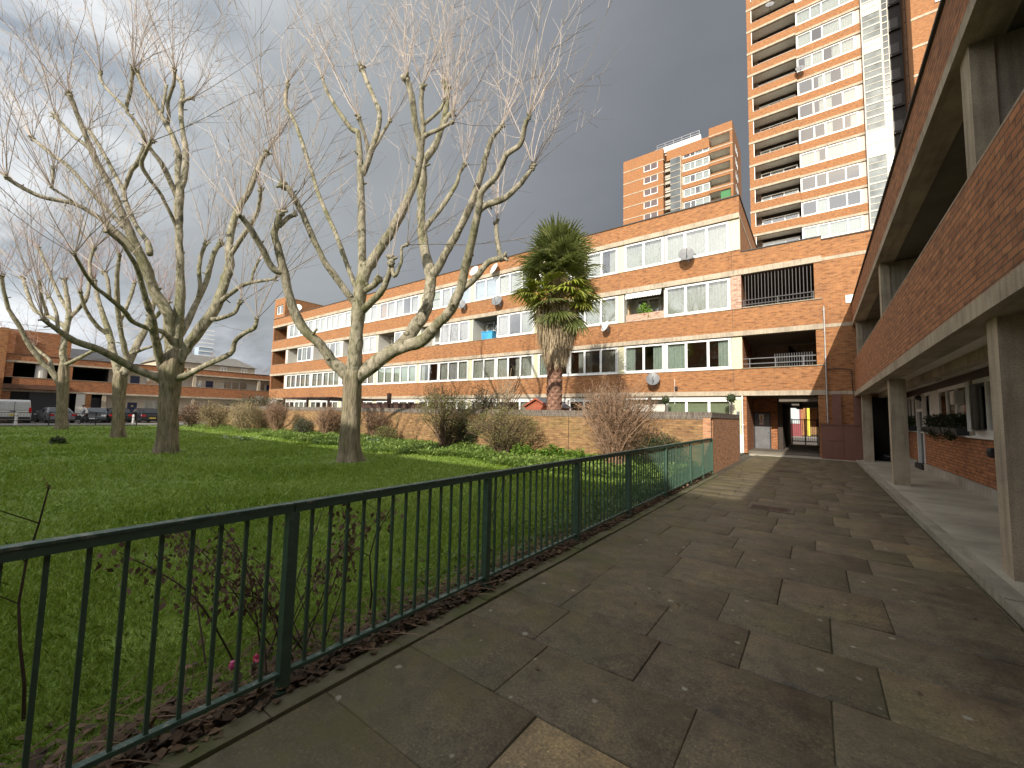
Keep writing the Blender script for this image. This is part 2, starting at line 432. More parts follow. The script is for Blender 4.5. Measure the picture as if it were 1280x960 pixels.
    sp = ramp(nt, [(.088, (1, 1, 1)), (.112, (0, 0, 0))], a1.outputs[0])
    sepc = nt.nodes.new('ShaderNodeSeparateColor'); nt.links.new(vo.outputs['Color'], sepc.inputs[0])
    th = nt.nodes.new('ShaderNodeMath'); th.operation = 'GREATER_THAN'; th.inputs[1].default_value = .35; nt.links.new(sepc.outputs[0], th.inputs[0])
    m2 = nt.nodes.new('ShaderNodeMath'); m2.operation = 'MULTIPLY'; nt.links.new(th.outputs[0], m2.inputs[0]); nt.links.new(sp.outputs[0], m2.inputs[1])
    m3 = nt.nodes.new('ShaderNodeMath'); m3.operation = 'MULTIPLY'; m3.inputs[1].default_value = .75; nt.links.new(m2.outputs[0], m3.inputs[0])
    c = mixc(nt, c, (.33, .32, .25), m3.outputs[0])
    nt.links.new(c, bs.inputs['Base Color'])
    rr = ramp(nt, [(.3, (.5, .5, .5)), (.7, (.85, .85, .85))], mid); nt.links.new(rr.outputs[0], bs.inputs['Roughness'])
    hs = nt.nodes.new('ShaderNodeMath'); hs.operation = 'MULTIPLY_ADD'; hs.inputs[1].default_value = .25; nt.links.new(gr, hs.inputs[0]); nt.links.new(mid, hs.inputs[2])
    bump(nt, bs, hs.outputs[0], .5, .012)
    me = arr_mesh('paving', V, Fc, m, 4)
    at2 = me.attributes.new('tone', 'FLOAT', 'FACE'); at2.data.foreach_set('value', np.array(tone, dtype=np.float32))
    tag(linkme('paving', me), kind='structure')
    dirt = flat('joint dirt', (.07, .066, .034), .95, var=.3)
    struct('path_bed', MB().box(-2.37, 1.345, -14, 22.8, -.06, -.0125), dirt)
    # mossy edging kerb under the railing and concrete kerb of the covered way
    m, nt, bs = newmat('mossy kerb'); v = coords(nt, 'Object')
    r = ramp(nt, [(.35, (.15, .135, .09)), (.55, (.10, .10, .045)), (.7, (.075, .09, .02))], noise_n(nt, v, 2.2, 7, .7)); nt.links.new(r.outputs[0], bs.inputs['Base Color']); bs.inputs['Roughness'].default_value = .9
    bump(nt, bs, noise_n(nt, v, 40, 4), .6, .01)
    k = MB(); y = -14
    while y < 13.7:
        L = random.uniform(.85, .95); k.box(-2.50, -2.372, y, min(y + L - .008, 13.75), -.1, .012 + random.gauss(0, .004)); y += L
    struct('edging_kerb', k, m)
paving()
CW = concrete('worn concrete floor', (.42, .385, .30), dark=.5, scale=.8, streak=False)
kb = MB(); y = -14.
while y < 22.8:
    kb.box(1.335, 1.50, y, min(y + 1.8, 22.8) - .006, -.1, .082 + random.gauss(0, .003)); y += 1.8
struct('kerb', kb, concrete('kerb concrete', (.34, .31, .24), dark=.55))
struct('covered_walkway', MB().box(1.50, 3.0, -14, 23.4, -.1, .086), CW)
struct('passage_floor', MB().box(-2.6, .5, 22.75, 38, -.1, .03).box(.5, 3.1, 22.78, 23.4, -.1, .02), concrete('passage slab', (.42, .38, .30), dark=.6, streak=False))
asph = flat('asphalt', (.075, .072, .07), .9, var=.25, scale=3, bumps=.4)
struct('road', MB().box(-60.2, -49.3, -40, 70, -.1, .0), flat('pale parking paving', (.20, .185, .16), .9, var=.2, scale=1.5, bumps=.3))
struct('kerb_strip', MB().box(-49.3, -47.6, -40, 70, -.1, .03), asph)
struct('street', MB().box(-40, 40, 38, 56, -.1, .005), flat('street paving', (.26, .24, .2), .9, var=.2, scale=1.5))
struct('garden_soil', MB().box(-47, -2.9, 14.2, 23.3, -.1, .01), flat('garden grass soil', (.08, .085, .035), .95, var=.4, scale=1))

# ================================================================== MAIN FOUR STOREY BLOCK
YF = 23.4
BL = thing('apartment_building', 'long four storey orange brick block with white window rows behind the palm', 'apartment building', (-28, YF, 0))
XL, XR, XK = -56.5, -2.9, .42
Z = [(2.89, 3.12, 4.24, 4.27, 5.95), (5.95, 6.19, 7.35, 7.38, 9.13), (9.13, 9.41, 10.47, 10.5, 12.2)]
wl = MB()
for zb, zc, zt, zw, zn in Z:
    wl.box(XL, XK if zc < 9 else XR, YF, YF + .24, zc, zt)
wl.box(XL, XR, YF, YF + .24, 12.47, 13.38)                                   # parapet
wl.box(XR - .24, XR, YF + .24, YF + 10, 9.5, 13.38)                            # flank above the link
wl.box(XL, XL + .24, YF + .24, YF + 10, 0, 13.38)
wl.box(XL, XR - .24, YF + 9.8, YF + 10, 0, 13.38)
wl.box(XR, XK, YF, YF + .24, 9.41, 10.32)                                     # link parapet
wl.box(.13, XK, YF + .001, YF + .24, .03, 2.885); wl.box(.13, XK, YF + .001, YF + .24, 4.27, 5.945); wl.box(.13, XK, YF + .001, YF + .24, 7.38, 9.125)
wl.box(XK, 7.5, YF + .14, YF + .38, -.02, 2.92); wl.box(XK, 7.5, YF + .14, YF + .38, 3.07, 6.02); wl.box(XK, 7.5, YF + .14, YF + .38, 6.18, 9.2); wl.box(XK, 7.5, YF + .14, YF + .38, 9.36, 10.2)
for i in range(1, 9):                                                          # movement joints
    for zb, zc, zt, zw, zn in Z: wl.box(-3.29 - 6.14 * (i - 1) - .008, -3.29 - 6.14 * (i - 1) + .008, YF - .002, YF + .05, zc + .01, zt - .01, 1)
wl.build('wall', [BR, LEAD], BL)
cb = MB()
for (zb, zc, zt, zw, zn), x1 in zip(Z, (XK, XK, XK)):
    cb.box(XL - .03, x1 + .0, YF - .04, YF + .22, zb, zc)
cb.box(XL - .03, XR, YF - .04, YF + .22, 12.2, 12.47)
for z0, z1 in ((2.92, 3.07), (6.02, 6.18), (9.2, 9.36)): cb.box(XK + .001, 7.5, YF + .12, YF + .36, z0, z1)
cb.prism([(XR + .015, YF + .1, 12.2), (XR + .015, YF + 10, 12.2), (XR + .015, YF + 10, 12.36), (XR + .015, YF + .1, 12.36)], (-.1, 0, 0))
for zb, zc, zt, zw, zn in Z: cb.box(XL - .02, -2.92, YF - .03, YF + .2, zt + .001, zt + .028, 1)
cb.box(XR, .43, YF - .05, YF + .2, 7.36, 7.40, 1); cb.box(XR, .43, YF - .05, YF + .2, 4.25, 4.285, 1)
cb.build('concrete_band', [CON, COG], BL)
cp = MB(); cp.box(XL - .04, XR + .04, YF - .05, YF + .3, 13.38, 13.44); cp.box(XR - .28, XR + .045, YF + .3, YF + 10, 13.38, 13.44); cp.box(XR + .05, XK + .03, YF - .04, YF + .28, 10.32, 10.37); cp.box(XK + .03, 7.5, YF + .1, YF + .42, 10.2, 10.25)
cp.build('coping', LEAD, BL)
rf = MB(); rf.box(XL + .24, XR - .24, YF + .24, YF + 9.8, 12.3, 12.9); rf.box(XR, 7.5, YF + .4, YF + 9.9, 9.4, 9.7)
rf.build('roof', LEAD, BL)
# floors and dim rooms behind the openings
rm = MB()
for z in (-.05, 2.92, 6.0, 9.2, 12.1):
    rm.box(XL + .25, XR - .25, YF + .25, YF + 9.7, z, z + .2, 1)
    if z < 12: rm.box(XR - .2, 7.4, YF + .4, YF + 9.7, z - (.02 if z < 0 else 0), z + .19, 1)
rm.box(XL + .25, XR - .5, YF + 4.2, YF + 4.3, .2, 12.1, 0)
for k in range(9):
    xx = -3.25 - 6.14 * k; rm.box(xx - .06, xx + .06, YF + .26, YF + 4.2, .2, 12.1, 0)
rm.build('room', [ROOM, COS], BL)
# windows
PITCH = 6.14
st3 = [['N/N/N', 'M/O/R', 'N/N/N'], ['N/N/r', 'r/l/N', 'N/N/N'], ['N/N/N', 'N/r/N', 'G/O/N'], ['G/B/B', 'N/G/N', 'S/S/S'], ['G/O/G', 'M/M/M', 'r/O/l'], ['N/N/G', 'N/G/N', 'N/N/N'], ['N/N/N', 'N/N/N', 'l/O/N'], ['N/N/N', 'G/N/N', 'O/l/O']]
st2 = [['N/N', 'L/R', None], ['N/N', 'L/O', 'N/N'], ['B/B', 'N/N', None], ['G/V', 'l/O', None], ['T/G', 'M/M', None], ['G/N', 'N/N', None], ['N/N', 'N/N', None], ['N/N', 'N/G', None]]
for k in range(8):
    xr = -3.39 - PITCH * k
    for lv, (zi, h) in enumerate(((0, 1.66), (1, 1.73), (2, 1.68))):
        col = {0: 1, 1: 2, 2: 0}[zi]; zw = Z[zi][3]; s3 = st3[k][col]
        x3 = xr - 3.32; d = .06
        add_window(BL, (x3, YF + d, zw + .03), 3.32, h - .05, (1.03, 1.1, 1.02), s3)
        x2 = xr - 5.74
        if st2[k][col]:
            add_window(BL, (x2, YF + d, zw + .03), 2.38, h - .05, (1, 1), st2[k][col])
        else:   # recessed balcony
            rec = MB(); rec.box(x2 - .05, x2, YF + .05, YF + 1.5, zw, zw + h); rec.box(x3 - .09, x3 - .04, YF + .16, YF + 1.5, zw, zw + h)
            rec.box(x2, x3 - .09, YF + 1.45, YF + 1.5, zw, zw + h, 0)
            rec.box(x2, x3 - .09, YF + .25, YF + 1.45, zw - .06, zw - .0, 1); rec.box(x2, x3 - .09, YF + .25, YF + 1.45, zw + h - .012, zw + h + .0, 1)
            rec.build('balcony_recess', [PANEL, COS], BL)
            add_window(BL, (x2 + .3, YF + 1.34, zw + .45), 1.5, 1.2, (1, 1), ('O/r', 'N/N', 'O/O')[k % 3])
        MB().box(xr - PITCH + .02, x2 - (.055 if not st2[k][col] else .01), YF + .07, YF + .16, zw, zw + h).build('facade_panel', CREAM if k < 5 else PANEL, BL)
for z_ in (Z[0][3], Z[2][3]): MB().box(-3.37, -2.9, YF + .07, YF + .16, z_, z_ + 1.69).build('facade_panel', CREAM, BL)
MB().box(-52.62, -52.4, YF + .05, YF + .2, 4.27, 12.2).build('corner_post', PANEL, BL)
MB().box(-3.37, -2.885, YF + .005, YF + .24, 7.385, 9.128).build('brick_pier', BRM, BL)
# ground storey
gp = MB(); gp.box(-52.5, -2.89, YF + .1, YF + .2, .01, .95, 1); gp.box(-52.5, -2.89, YF + .1, YF + .2, 2.72, 2.888, 1)
for k in range(8):
    xr = -3.39 - PITCH * k
    add_window(BL, (xr - 3.32, YF + .07, .95), 3.32, 1.75, (1, 1.1, 1), ('V/V/V', 'O/O/O', 'N/O/N', 'O/N/N', 'O/M/O', 'N/N/N', 'O/O/N', 'N/N/N')[k])
    gp.box(xr + .01, xr + .47, YF + .09, YF + .2, .95, 2.72, 0)
    if k in (0, 5): gp.box(xr - 5.72, xr - 3.36, YF + .6, YF + .7, .02, 2.88, 2); gp.box(xr - 5.74, xr - 5.64, YF + .1, YF + .6, .95, 2.72, 1)
    else: add_window(BL, (xr - 5.72, YF + .07, .95), 2.3, 1.75, (1, 1), ('N/O', 'O/O', 'N/N')[k % 3])
gp.build('ground_storey_cladding', [CREAM, UPVC, PANEL], BL)
# left stair end: open landings
lb = MB()
for zi in range(3):
    zw, zn = Z[zi][3], Z[zi][4]
    lb.box(-52.75, -52.62, YF + .05, YF + 4, zw, zn)
lb.box(-56.2, -52.8, YF + 3.6, YF + 3.8, .2, 12.1); lb.box(XL + .02, -56.2, YF + .01, YF + .23, 0, 2.85, 1); lb.box(XL + .03, -56.25, YF + .02, YF + .23, 4.27, 12.19)
lb.box(-56.2, -54.4, YF + .06, YF + .2, .02, 2.85, 1)
lb.build('stair_landing', [BRD, PANEL], BL)
# tank room over the left end
tk = MB(); tk.box(-56.49, -53.6, YF + .01, YF + .25, 13.38, 13.9); tk.box(-56.49, -53.6, YF + .01, YF + .25, 15.1, 15.95); tk.box(-56.49, -55.95, YF + .01, YF + .25, 13.9, 15.1); tk.box(-54.1, -53.6, YF + .01, YF + .25, 13.9, 15.1)
tk.box(-53.9, -53.6, YF + .25, YF + 7.5, 12.9, 15.95); tk.box(-56.49, -56.2, YF + .25, YF + 7.5, 12.9, 15.95); tk.box(-56.2, -53.9, YF + 7.2, YF + 7.5, 12.9, 15.95)
t_ = tk.build('tank_room', BR, BL)
MB().box(-56.52, -53.56, YF - .03, YF + 7.55, 15.95, 16.02).build('coping', CON, t_)
add_window(BL, (-55.95, YF + .12, 13.9), 1.85, 1.2, (1, 1), 'G/G')
# link openings: stair hall walls, railings, grille
sh = MB(); sh.box(-2.88, .3, YF + 4.2, YF + 4.4, 3.1, 5.95, 1); sh.box(-2.88, .3, YF + 4.2, YF + 4.4, 6.2, 9.2)
sh.box(-3.0, -2.89, YF + .26, YF + 4.2, 3.1, 9.2, 2); sh.box(.14, .3, YF + .26, YF + 4.2, 3.1, 9.2, 2)
sh.prism([(-1.1, YF + 4.1, 3.1), (.1, YF + 4.1, 3.1), (.1, YF + 4.1, 3.5), (-.35, YF + 4.1, 5.0), (-1.1, YF + 4.1, 5.94)], (0, .06, 0), 3)
sh.build('stair_hall', [COS, COG, BRD, DARK], BL)
rl = MB()
for zz in (4.36, 4.62): rl.box(-2.86, .12, YF + .1, YF + .14, zz + .12, zz + .16)
for x in (-2.6, -1.5, -.4): rl.box(x, x + .04, YF + .101, YF + .139, 4.29, 4.74)
for i in range(16): rl.box(-1.55 + .1 * i, -1.53 + .1 * i, YF + .6, YF + .62, 4.2, 5.0)
rl.build('railing', flat('dull grey rail', (.12, .12, .12), .5), BL)
gr = MB()
for zz in (7.52, 7.75): gr.box(-2.86, .12, YF + .06, YF + .1, zz, zz + .04)
for x in (-2.8, -1.35, .06): gr.box(x, x + .05, YF + .055, YF + .105, 7.4, 7.8)
for i in range(20): gr.box(-2.72 + .143 * i, -2.69 + .143 * i, YF + .11, YF + .14, 7.42, 9.12)
gr.build('grille', flat('grey bars', (.055, .05, .048), .6), BL)
# passage
ps = MB(); ps.box(-2.9, -2.75, YF + .05, YF + 2.9, .03, 2.88, 0); ps.box(-2.75, -1.62, YF + 2.9, YF + 3.1, 2.12, 2.88, 0); ps.box(-1.95, -1.62, YF + 2.9, YF + 3.1, .03, 2.12, 0)
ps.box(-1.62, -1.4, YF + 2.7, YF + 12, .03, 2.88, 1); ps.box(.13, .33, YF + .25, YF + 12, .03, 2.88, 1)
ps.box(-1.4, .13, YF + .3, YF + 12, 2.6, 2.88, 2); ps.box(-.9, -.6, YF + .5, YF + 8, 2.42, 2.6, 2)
ps.box(-2.75, -1.62, YF + 3.15, YF + 3.3, .03, 2.12, 1)
ps.build('passage_wall', [BRD, flat('dark brickwork', (.06, .045, .035), .9), COS], BL)  # inner passage walls take a darker brick colour
d = MB(); d.box(-2.74, -1.96, YF + 2.91, YF + 2.97, .04, 2.1)
dd = d.build('service_door', flat('grey door paint', (.14, .14, .145), .5, var=.2, scale=3), BL)
fr = MB(); fr.box(-2.75, -2.70, YF + 2.86, YF + 3.0, .04, 2.12); fr.box(-2.0, -1.95, YF + 2.86, YF + 3.0, .04, 2.12); fr.box(-2.7, -2.0, YF + 2.86, YF + 3.0, 2.06, 2.12); fr.build('door_frame', BLACKM, dd)
MB().blob((-2.06, YF + 2.88, 1.02), .035).build('door_knob', GREYM, dd)
# pipe on the link wall, cabinet with risers
pp = thing('conduit_pipe', 'thin white conduit running down the brick between the stair openings and the brown cabinet', 'pipe', (.45, YF, 0))
MB().tube([(.45, YF - .05, 6.99), (.45, YF - .05, 3.1), (.45, YF - .05, 1.6)], .022, 8).build('pipe', flat('pipe grey', (.5, .5, .48), .5), pp)
q = MB()
for z in (2.2, 3.4, 4.6, 5.8, 6.8): q.box(.415, .485, YF - .08, YF + .12, z, z + .03)
q.build('bracket', GREYM, pp)
cab = thing('meter_cabinet', 'large brown painted metal cabinet with two boxed risers at the foot of the brick wall', 'cabinet', (.95, 23.2, 0))
c = MB(); c.box(.19, 1.74, 22.98, 23.53, .0, 1.53); c.build('body', CABM, cab)
c = MB(); c.box(.165, 1.765, 22.95, 23.535, 1.53, 1.58); c.build('lid', CABM, cab)
c = MB(); c.box(.23, .96, 22.965, 22.979, .12, .8); c.build('door', CABM, cab); c = MB(); c.box(.99, 1.70, 22.965, 22.979, .12, 1.45); c.build('door', CABM, cab); c = MB(); c.box(.23, .96, 22.967, 22.979, .84, 1.45); c.build('door', CABM, cab)
for a, b in ((.63, .95), (1.37, 1.72)): MB().box(a, b, YF - .05, YF + .13, 1.58, 2.915).build('riser_duct', CABM, cab)
MB().tube([(.45, YF + .1, 4.05), (.9, YF + .09, 4.1), (1.35, YF + .09, 4.02), (1.38, YF + .09, 2.95)], .018, 6).build('cable', BLACKM, cab)
sg = thing('wall_plaque', 'small white weathered plaque high on the brick wall by the access deck roof', 'plaque', (1.42, YF + .13, 7.25))
MB().box(1.25, 1.55, YF + .1, YF + .139, 7.05, 7.42).build('plate', flat('chalky white', (.7, .7, .66), .7, var=.15, scale=14), sg)
q = MB()
for i in range(4): q.box(1.28, 1.42, YF + .094, YF + .1, 7.1 + .08 * i, 7.12 + .08 * i)
q.build('ridge', flat('chalky grey', (.4, .4, .38), .7), sg)
# signs on the service door
s1 = thing('warning_sign', 'square yellow and white hazard warning sign on the grey service door', 'sign', (-2.4, YF + 2.89, 1.9))
MB().box(-2.5, -2.27, YF + 2.895, YF + 2.908, 1.72, 2.0).build('plate', flat('sign white', (.7, .68, .6), .5), s1)
MB().prism([(-2.47, YF + 2.89, 1.76), (-2.30, YF + 2.89, 1.76), (-2.385, YF + 2.89, 1.97)], (0, .004, 0)).build('triangle', flat('sign yellow', (.7, .42, .03), .5), s1)
MB().prism([(-2.40, YF + 2.885, 1.79), (-2.365, YF + 2.885, 1.79), (-2.375, YF + 2.885, 1.91), (-2.395, YF + 2.885, 1.91)], (0, .004, 0)).build('symbol', BLACKM, s1)
s2 = thing('prohibition_sign', 'small white sign with a red ring on the grey service door under the yellow one', 'sign', (-2.4, YF + 2.89, 1.55))
MB().box(-2.48, -2.29, YF + 2.895, YF + 2.908, 1.42, 1.68).build('plate', MATS['sign white'], s2)
q = MB()
for i in range(20):
    a, b = 2 * PI * i / 20, 2 * PI * (i + 1) / 20; cx, cz = -2.385, 1.58
    q.prism([(cx + .07 * math.cos(a), YF + 2.89, cz + .07 * math.sin(a)), (cx + .07 * math.cos(b), YF + 2.89, cz + .07 * math.sin(b)), (cx + .05 * math.cos(b), YF + 2.89, cz + .05 * math.sin(b)), (cx + .05 * math.cos(a), YF + 2.89, cz + .05 * math.sin(a))], (0, .003, 0))
q.prism([(cx - .05, YF + 2.89, cz + .035), (cx - .035, YF + 2.89, cz + .05), (cx + .05, YF + 2.89, cz - .035), (cx + .035, YF + 2.89, cz - .05)], (0, .003, 0))
q.box(-2.46, -2.31, YF + 2.89, YF + 2.894, 1.44, 1.47)
q.build('ring', flat('sign red', (.5, .03, .03), .5), s2)

# ================================================================== ACCESS DECK BLOCK ON THE RIGHT
RB = thing('deck_access_building', 'two storey brown brick block with concrete columns along the covered walkway', 'apartment building', (3, 10, 0))
X0 = 1.46; Y0, Y1 = -20, 23.52
b = MB(); b.box(X0, X0 + .24, Y0, Y1, 3.02, 4.42); b.build('deck_parapet', BRD, RB)
b = MB(); b.box(X0, X0 + .24, Y0, Y1, 6.13, 6.98); b.build('roof_parapet', BRD, RB)
MB().box(X0 - .04, X0 + .28, Y0, Y1, 6.98, 7.03).build('coping', LEAD, RB)
MB().box(X0 + .01, X0 + .22, Y0, Y1, 4.42, 4.46).build('deck_coping', COG, RB)
b = MB(); b.box(X0 - .03, X0 + .34, Y0, Y1, 2.82, 3.02); b.build('edge_beam', COP, RB)
b = MB(); b.box(X0 - .03, X0 + .34, Y0, Y1, 5.96, 6.13); b.build('edge_beam', COP, RB)
b = MB(); b.box(X0 + .34, 3.4, Y0, Y1, 2.93, 3.1); b.build('deck_slab', flat('painted soffit', (.70, .67, .58), .8, var=.1, scale=.7), RB)
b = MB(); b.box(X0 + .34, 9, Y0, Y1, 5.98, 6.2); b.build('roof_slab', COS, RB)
b = MB(); b.box(X0 + .75, X0 + .95, Y0, Y1, 2.74, 2.93); b.box(X0 + .95, X0 + 1.0, Y0, Y1, 2.80, 2.93, 1); b.box(X0 + .85, X0 + 1.0, Y0, Y1, 5.75, 5.98); b.build('downstand_beam', [COP, COG], RB)
for i, y in enumerate((-9.4, -1.45, 6.5, 14.45, 22.4)):
    MB().box(1.58, 1.9, y, y + .33, .08, 2.82).build('column', COP, RB)
    MB().box(X0 + .05, X0 + .24, y + .0, y + .33, 4.46, 5.96).build('upper_column', COP, RB)
    MB().box(X0 + .24, X0 + 1.0, y + .03, y + .30, 4.47, 5.96).build('upper_fin', COG, RB)
# front wall at X=3
WX = 3.0
w = MB()
for a, c in ((12.30, 19.75), (20.95, 23.4), (2.6, 11.3), (-8, 1.6)):
    w.box(WX, WX + .24, a, c, .32, 1.36)
w.build('wall', BRD, RB)
w = MB()
for a, c in ((12.30, 19.75), (20.95, 23.4), (2.6, 11.3), (-8, 1.6)): w.box(WX - .06, WX + .2, a, c, .08, .32)
w.build('plinth', concrete('plinth concrete', (.42, .39, .33)), RB)
w = MB()
for a, c in ((12.30, 19.75), (20.95, 23.4), (2.6, 11.3)): w.box(WX - .09, WX + .1, a - .03, c + .03, 1.36, 1.40)
w.build('sill', UPVC, RB)
w = MB(); w.box(WX + .02, WX + .2, Y0, Y1, 2.72, 2.93); w.build('lintel_board', flat('dark red board', (.07, .035, .03), .6), RB)
w = MB()
for a, c in ((14.27, 14.62), (20.92, 21.1), (9, 9.3), (5, 5.3)): w.box(WX - .02, WX + .2, a, c, 1.40, 2.72)
w.build('pilaster', COG, RB)
for a, c in ((17.7, 18.75), (12.28, 12.36)): MB().box(WX + .03, WX + .12, a, c, 1.4, 2.72).build('infill_panel', flat('white panel paint', (.6, .58, .54), .6), RB)
for a, c, ls, stl in ((12.36, 14.27, (1, 1), 'O/N'), (14.62, 17.7, (1, 1, 1.1), 'O/O/N'), (18.75, 19.72, (1,), 'O'), (21.1, 23.3, (1, 1, 1), 'N/O/N'), (9.3, 11.2, (1, 1), 'N/O'), (5.3, 9.0, (1, 1, 1), 'N/O/O')):
    add_window(RB, (WX + .02, c, 1.42), c - a, 1.3, ls, stl, rz=-PI / 2)
# casement standing ajar
cs = MB(); H_ = 1.1
for (a0, a1, z0, z1) in ((0, .06, 0, H_), (.72, .78, 0, H_), (.06, .72, 0, .06), (.06, .72, H_ - .06, H_)): cs.box(a0, a1, -.03, .03, z0, z1)
co = cs.build('open_casement', UPVC, RB, local=True); co.location = Vector((WX - .02, 14.15, 1.52)) - Vector((3, 10, 0)); co.rotation_euler = (math.radians(0), 0, -PI / 2 - .3)
gg = MB(); gg.box(.06, .72, -.005, .005, .06, H_ - .06); gg.build('pane', GLASS, co, local=True)
for (ya, yb) in ((11.32, 12.28), (19.78, 20.92), (1.62, 2.58)):
    d = MB(); d.box(WX + .06, WX + .11, ya + .1, yb - .1, .13, 2.1); dd = d.build('door', flat('dark door glass', (.03, .035, .04), .25), RB)
    f = MB(); f.box(WX - .02, WX + .14, ya, ya + .1, .12, 2.72); f.box(WX - .02, WX + .14, yb - .1, yb, .12, 2.72); f.box(WX - .01, WX + .13, ya + .1, yb - .1, 2.1, 2.2); f.build('door_frame', UPVC, dd)
    f = MB(); f.box(WX + .05, WX + .06, ya + .14, yb - .14, 2.25, 2.66); f.build('fanlight', GLASS, dd)
    s = MB(); s.box(WX - .12, WX + .1, ya - .04, yb + .04, .08, .26); s.build('doorstep', flat('black step paint', (.02, .02, .022), .6), dd)
w = MB(); w.box(WX + .3, WX + .4, Y0, Y1, .1, 2.93); w.box(WX + .4, 9, Y1 - .2, Y1 - .05, 0, 6)
w.build('interior_wall', ROOM, RB)
# black sheet painted in place of the unlit lobby opening, upper storey front wall, flat ends
w = MB(); w.box(1.98, 3.0, YF + .1, YF + .139, .03, 2.8); w.build('lobby_shade_sheet', DARK, RB)
w = MB(); w.box(3.0, 3.24, Y0, Y1, 3.1, 4.0); w.box(3.0, 3.24, Y0, Y1, 5.4, 5.98); w.build('upper_wall', BRD, RB)
for i in range(7): add_window(RB, (3.05, 22.5 - i * 4.2, 4.0), 3.6, 1.4, (1, 1, 1), ('N/O/N', 'O/O/N')[i % 2], rz=-PI / 2)
w = MB(); w.box(3.24, 9, Y0, Y0 + .2, 0, 6); w.box(8.8, 9, Y0 + .2, Y1, 0, 6); w.box(3.6, 3.7, Y0 + .2, Y1, 3.1, 5.98); w.build('rear_wall', BRD, RB)
# small fittings of the covered way
for i, y in enumerate((12.0, 16.6)):
    l = thing('ceiling_light', ('long strip light on the walkway ceiling nearest the open casement', 'strip light on the walkway ceiling farther along, beyond the first column')[i], 'ceiling light', (2.72, y, 2.9), group='strip lights of the covered way')
    MB().box(2.64, 2.80, y - .75, y + .75, 2.885, 2.929).build('base', GREYM, l)
    q = MB(); q.prism([(2.66, y - .72, 2.885), (2.78, y - .72, 2.885), (2.75, y - .72, 2.83), (2.69, y - .72, 2.83)], (0, 1.44, 0)); q.build('diffuser', flat('frosted plastic', (.6, .6, .57), .4), l)
lt = thing('wall_lantern', 'small black bulkhead lantern on the brown brick under the open casement', 'wall light', (2.93, 12.75, 1.08))
MB().box(2.96, 2.999, 12.68, 12.82, .98, 1.2).build('back_plate', BLACKM, lt); MB().lathe([(.03, 0), (.07, .02), (.075, .14), (.05, .2), (.0, .21)], (2.91, 12.75, .99), 12).build('lamp', BLACKM, lt)
mt = thing('meter_box', 'white meter box mounted between the walkway windows above the planters', 'meter box', (2.95, 15.2, 2.35))
MB().box(2.84, 3.01, 14.95, 15.35, 2.18, 2.52).build('case', flat('meter white', (.62, .61, .57), .5), mt); MB().box(2.83, 2.84, 15.0, 15.3, 2.22, 2.48).build('door', MATS['meter white'], mt)
fl = thing('security_light', 'round black security lamp above the white door jamb on the walkway', 'wall light', (2.95, 19.9, 2.55))
MB().box(2.94, 3.0, 19.84, 19.96, 2.45, 2.62).build('bracket', BLACKM, fl); MB().blob((2.9, 19.9, 2.58), .09, wob=0).build('lamp', BLACKM, fl)
LEAFD = leafmat('dark evergreen leaf', [(.012, .022, .008), (.025, .042, .012), (.05, .07, .02)], .5, .1)
def leaf_cloud(mb, c, r, n, size, sc=(1, 1, 1), droop=0):
    c = Vector(c)
    for _ in range(n):
        d = Vector((random.gauss(0, 1), random.gauss(0, 1), random.gauss(0, 1))).normalized() * r * random.random() ** .4
        p = c + Vector((d.x * sc[0], d.y * sc[1], d.z * sc[2]))
        u = Vector((random.gauss(0, 1), random.gauss(0, 1), random.gauss(0, 1) - droop)).normalized(); w_ = u.orthogonal().normalized()
        s = size * random.uniform(.6, 1.3)
        mb.poly([p, p + u * s * .5 + w_ * s * .28, p + u * s, p + u * s * .5 - w_ * s * .28])
for i, (ya, yb, lab, hh) in enumerate(((14.55, 16.0, 'long dark window box with trailing ivy nearest on the walkway sill', .36), (16.15, 18.5, 'dark window box with ivy hanging over the sill, beside the white panel', .34), (20.9, 22.6, 'dark window box with round shrubs beyond the white door jamb', .34))):
    t = thing('planter', lab, 'planter', (2.92, (ya + yb) / 2, 1.4), group='planters on the walkway sill')
    q = MB(); q.prism([(2.78, ya, 1.4), (2.99, ya, 1.4), (3.01, ya, 1.58), (2.74, ya, 1.58)], (0, yb - ya, 0)); q.build('trough', flat('dark trough plastic', (.03, .035, .04), .5), t)
    q = MB(); y = ya + .15
    while y < yb - .1:
        leaf_cloud(q, (2.88, y, 1.58 + hh * .5), hh * .62, 170, .07, (.8, .9, 1)); y += .36
    if i < 2:
        for _ in range(14): leaf_cloud(q, (2.76 + random.random() * .06, random.uniform(ya + .2, yb - .4), 1.5 - random.random() * .22), .12, 22, .06)
    q.build('shrub', LEAFD, t)
bb = thing('bin_bag', 'shiny black refuse bag lying in the dark doorway at the end of the walkway', 'bin bag', (2.55, 23.0, .1))
q = MB(); q.blob((2.5, 23.05, .27), .22, n=14, rings=9, wob=.35, sc=(1.5, .9, .75)); q.build('bag', flat('black plastic', (.012, .012, .013), .3), bb, smooth=True); q = MB(); q.blob((2.5, 23.05, .46), .06, wob=.6); q.build('knot', MATS['black plastic'], bb)
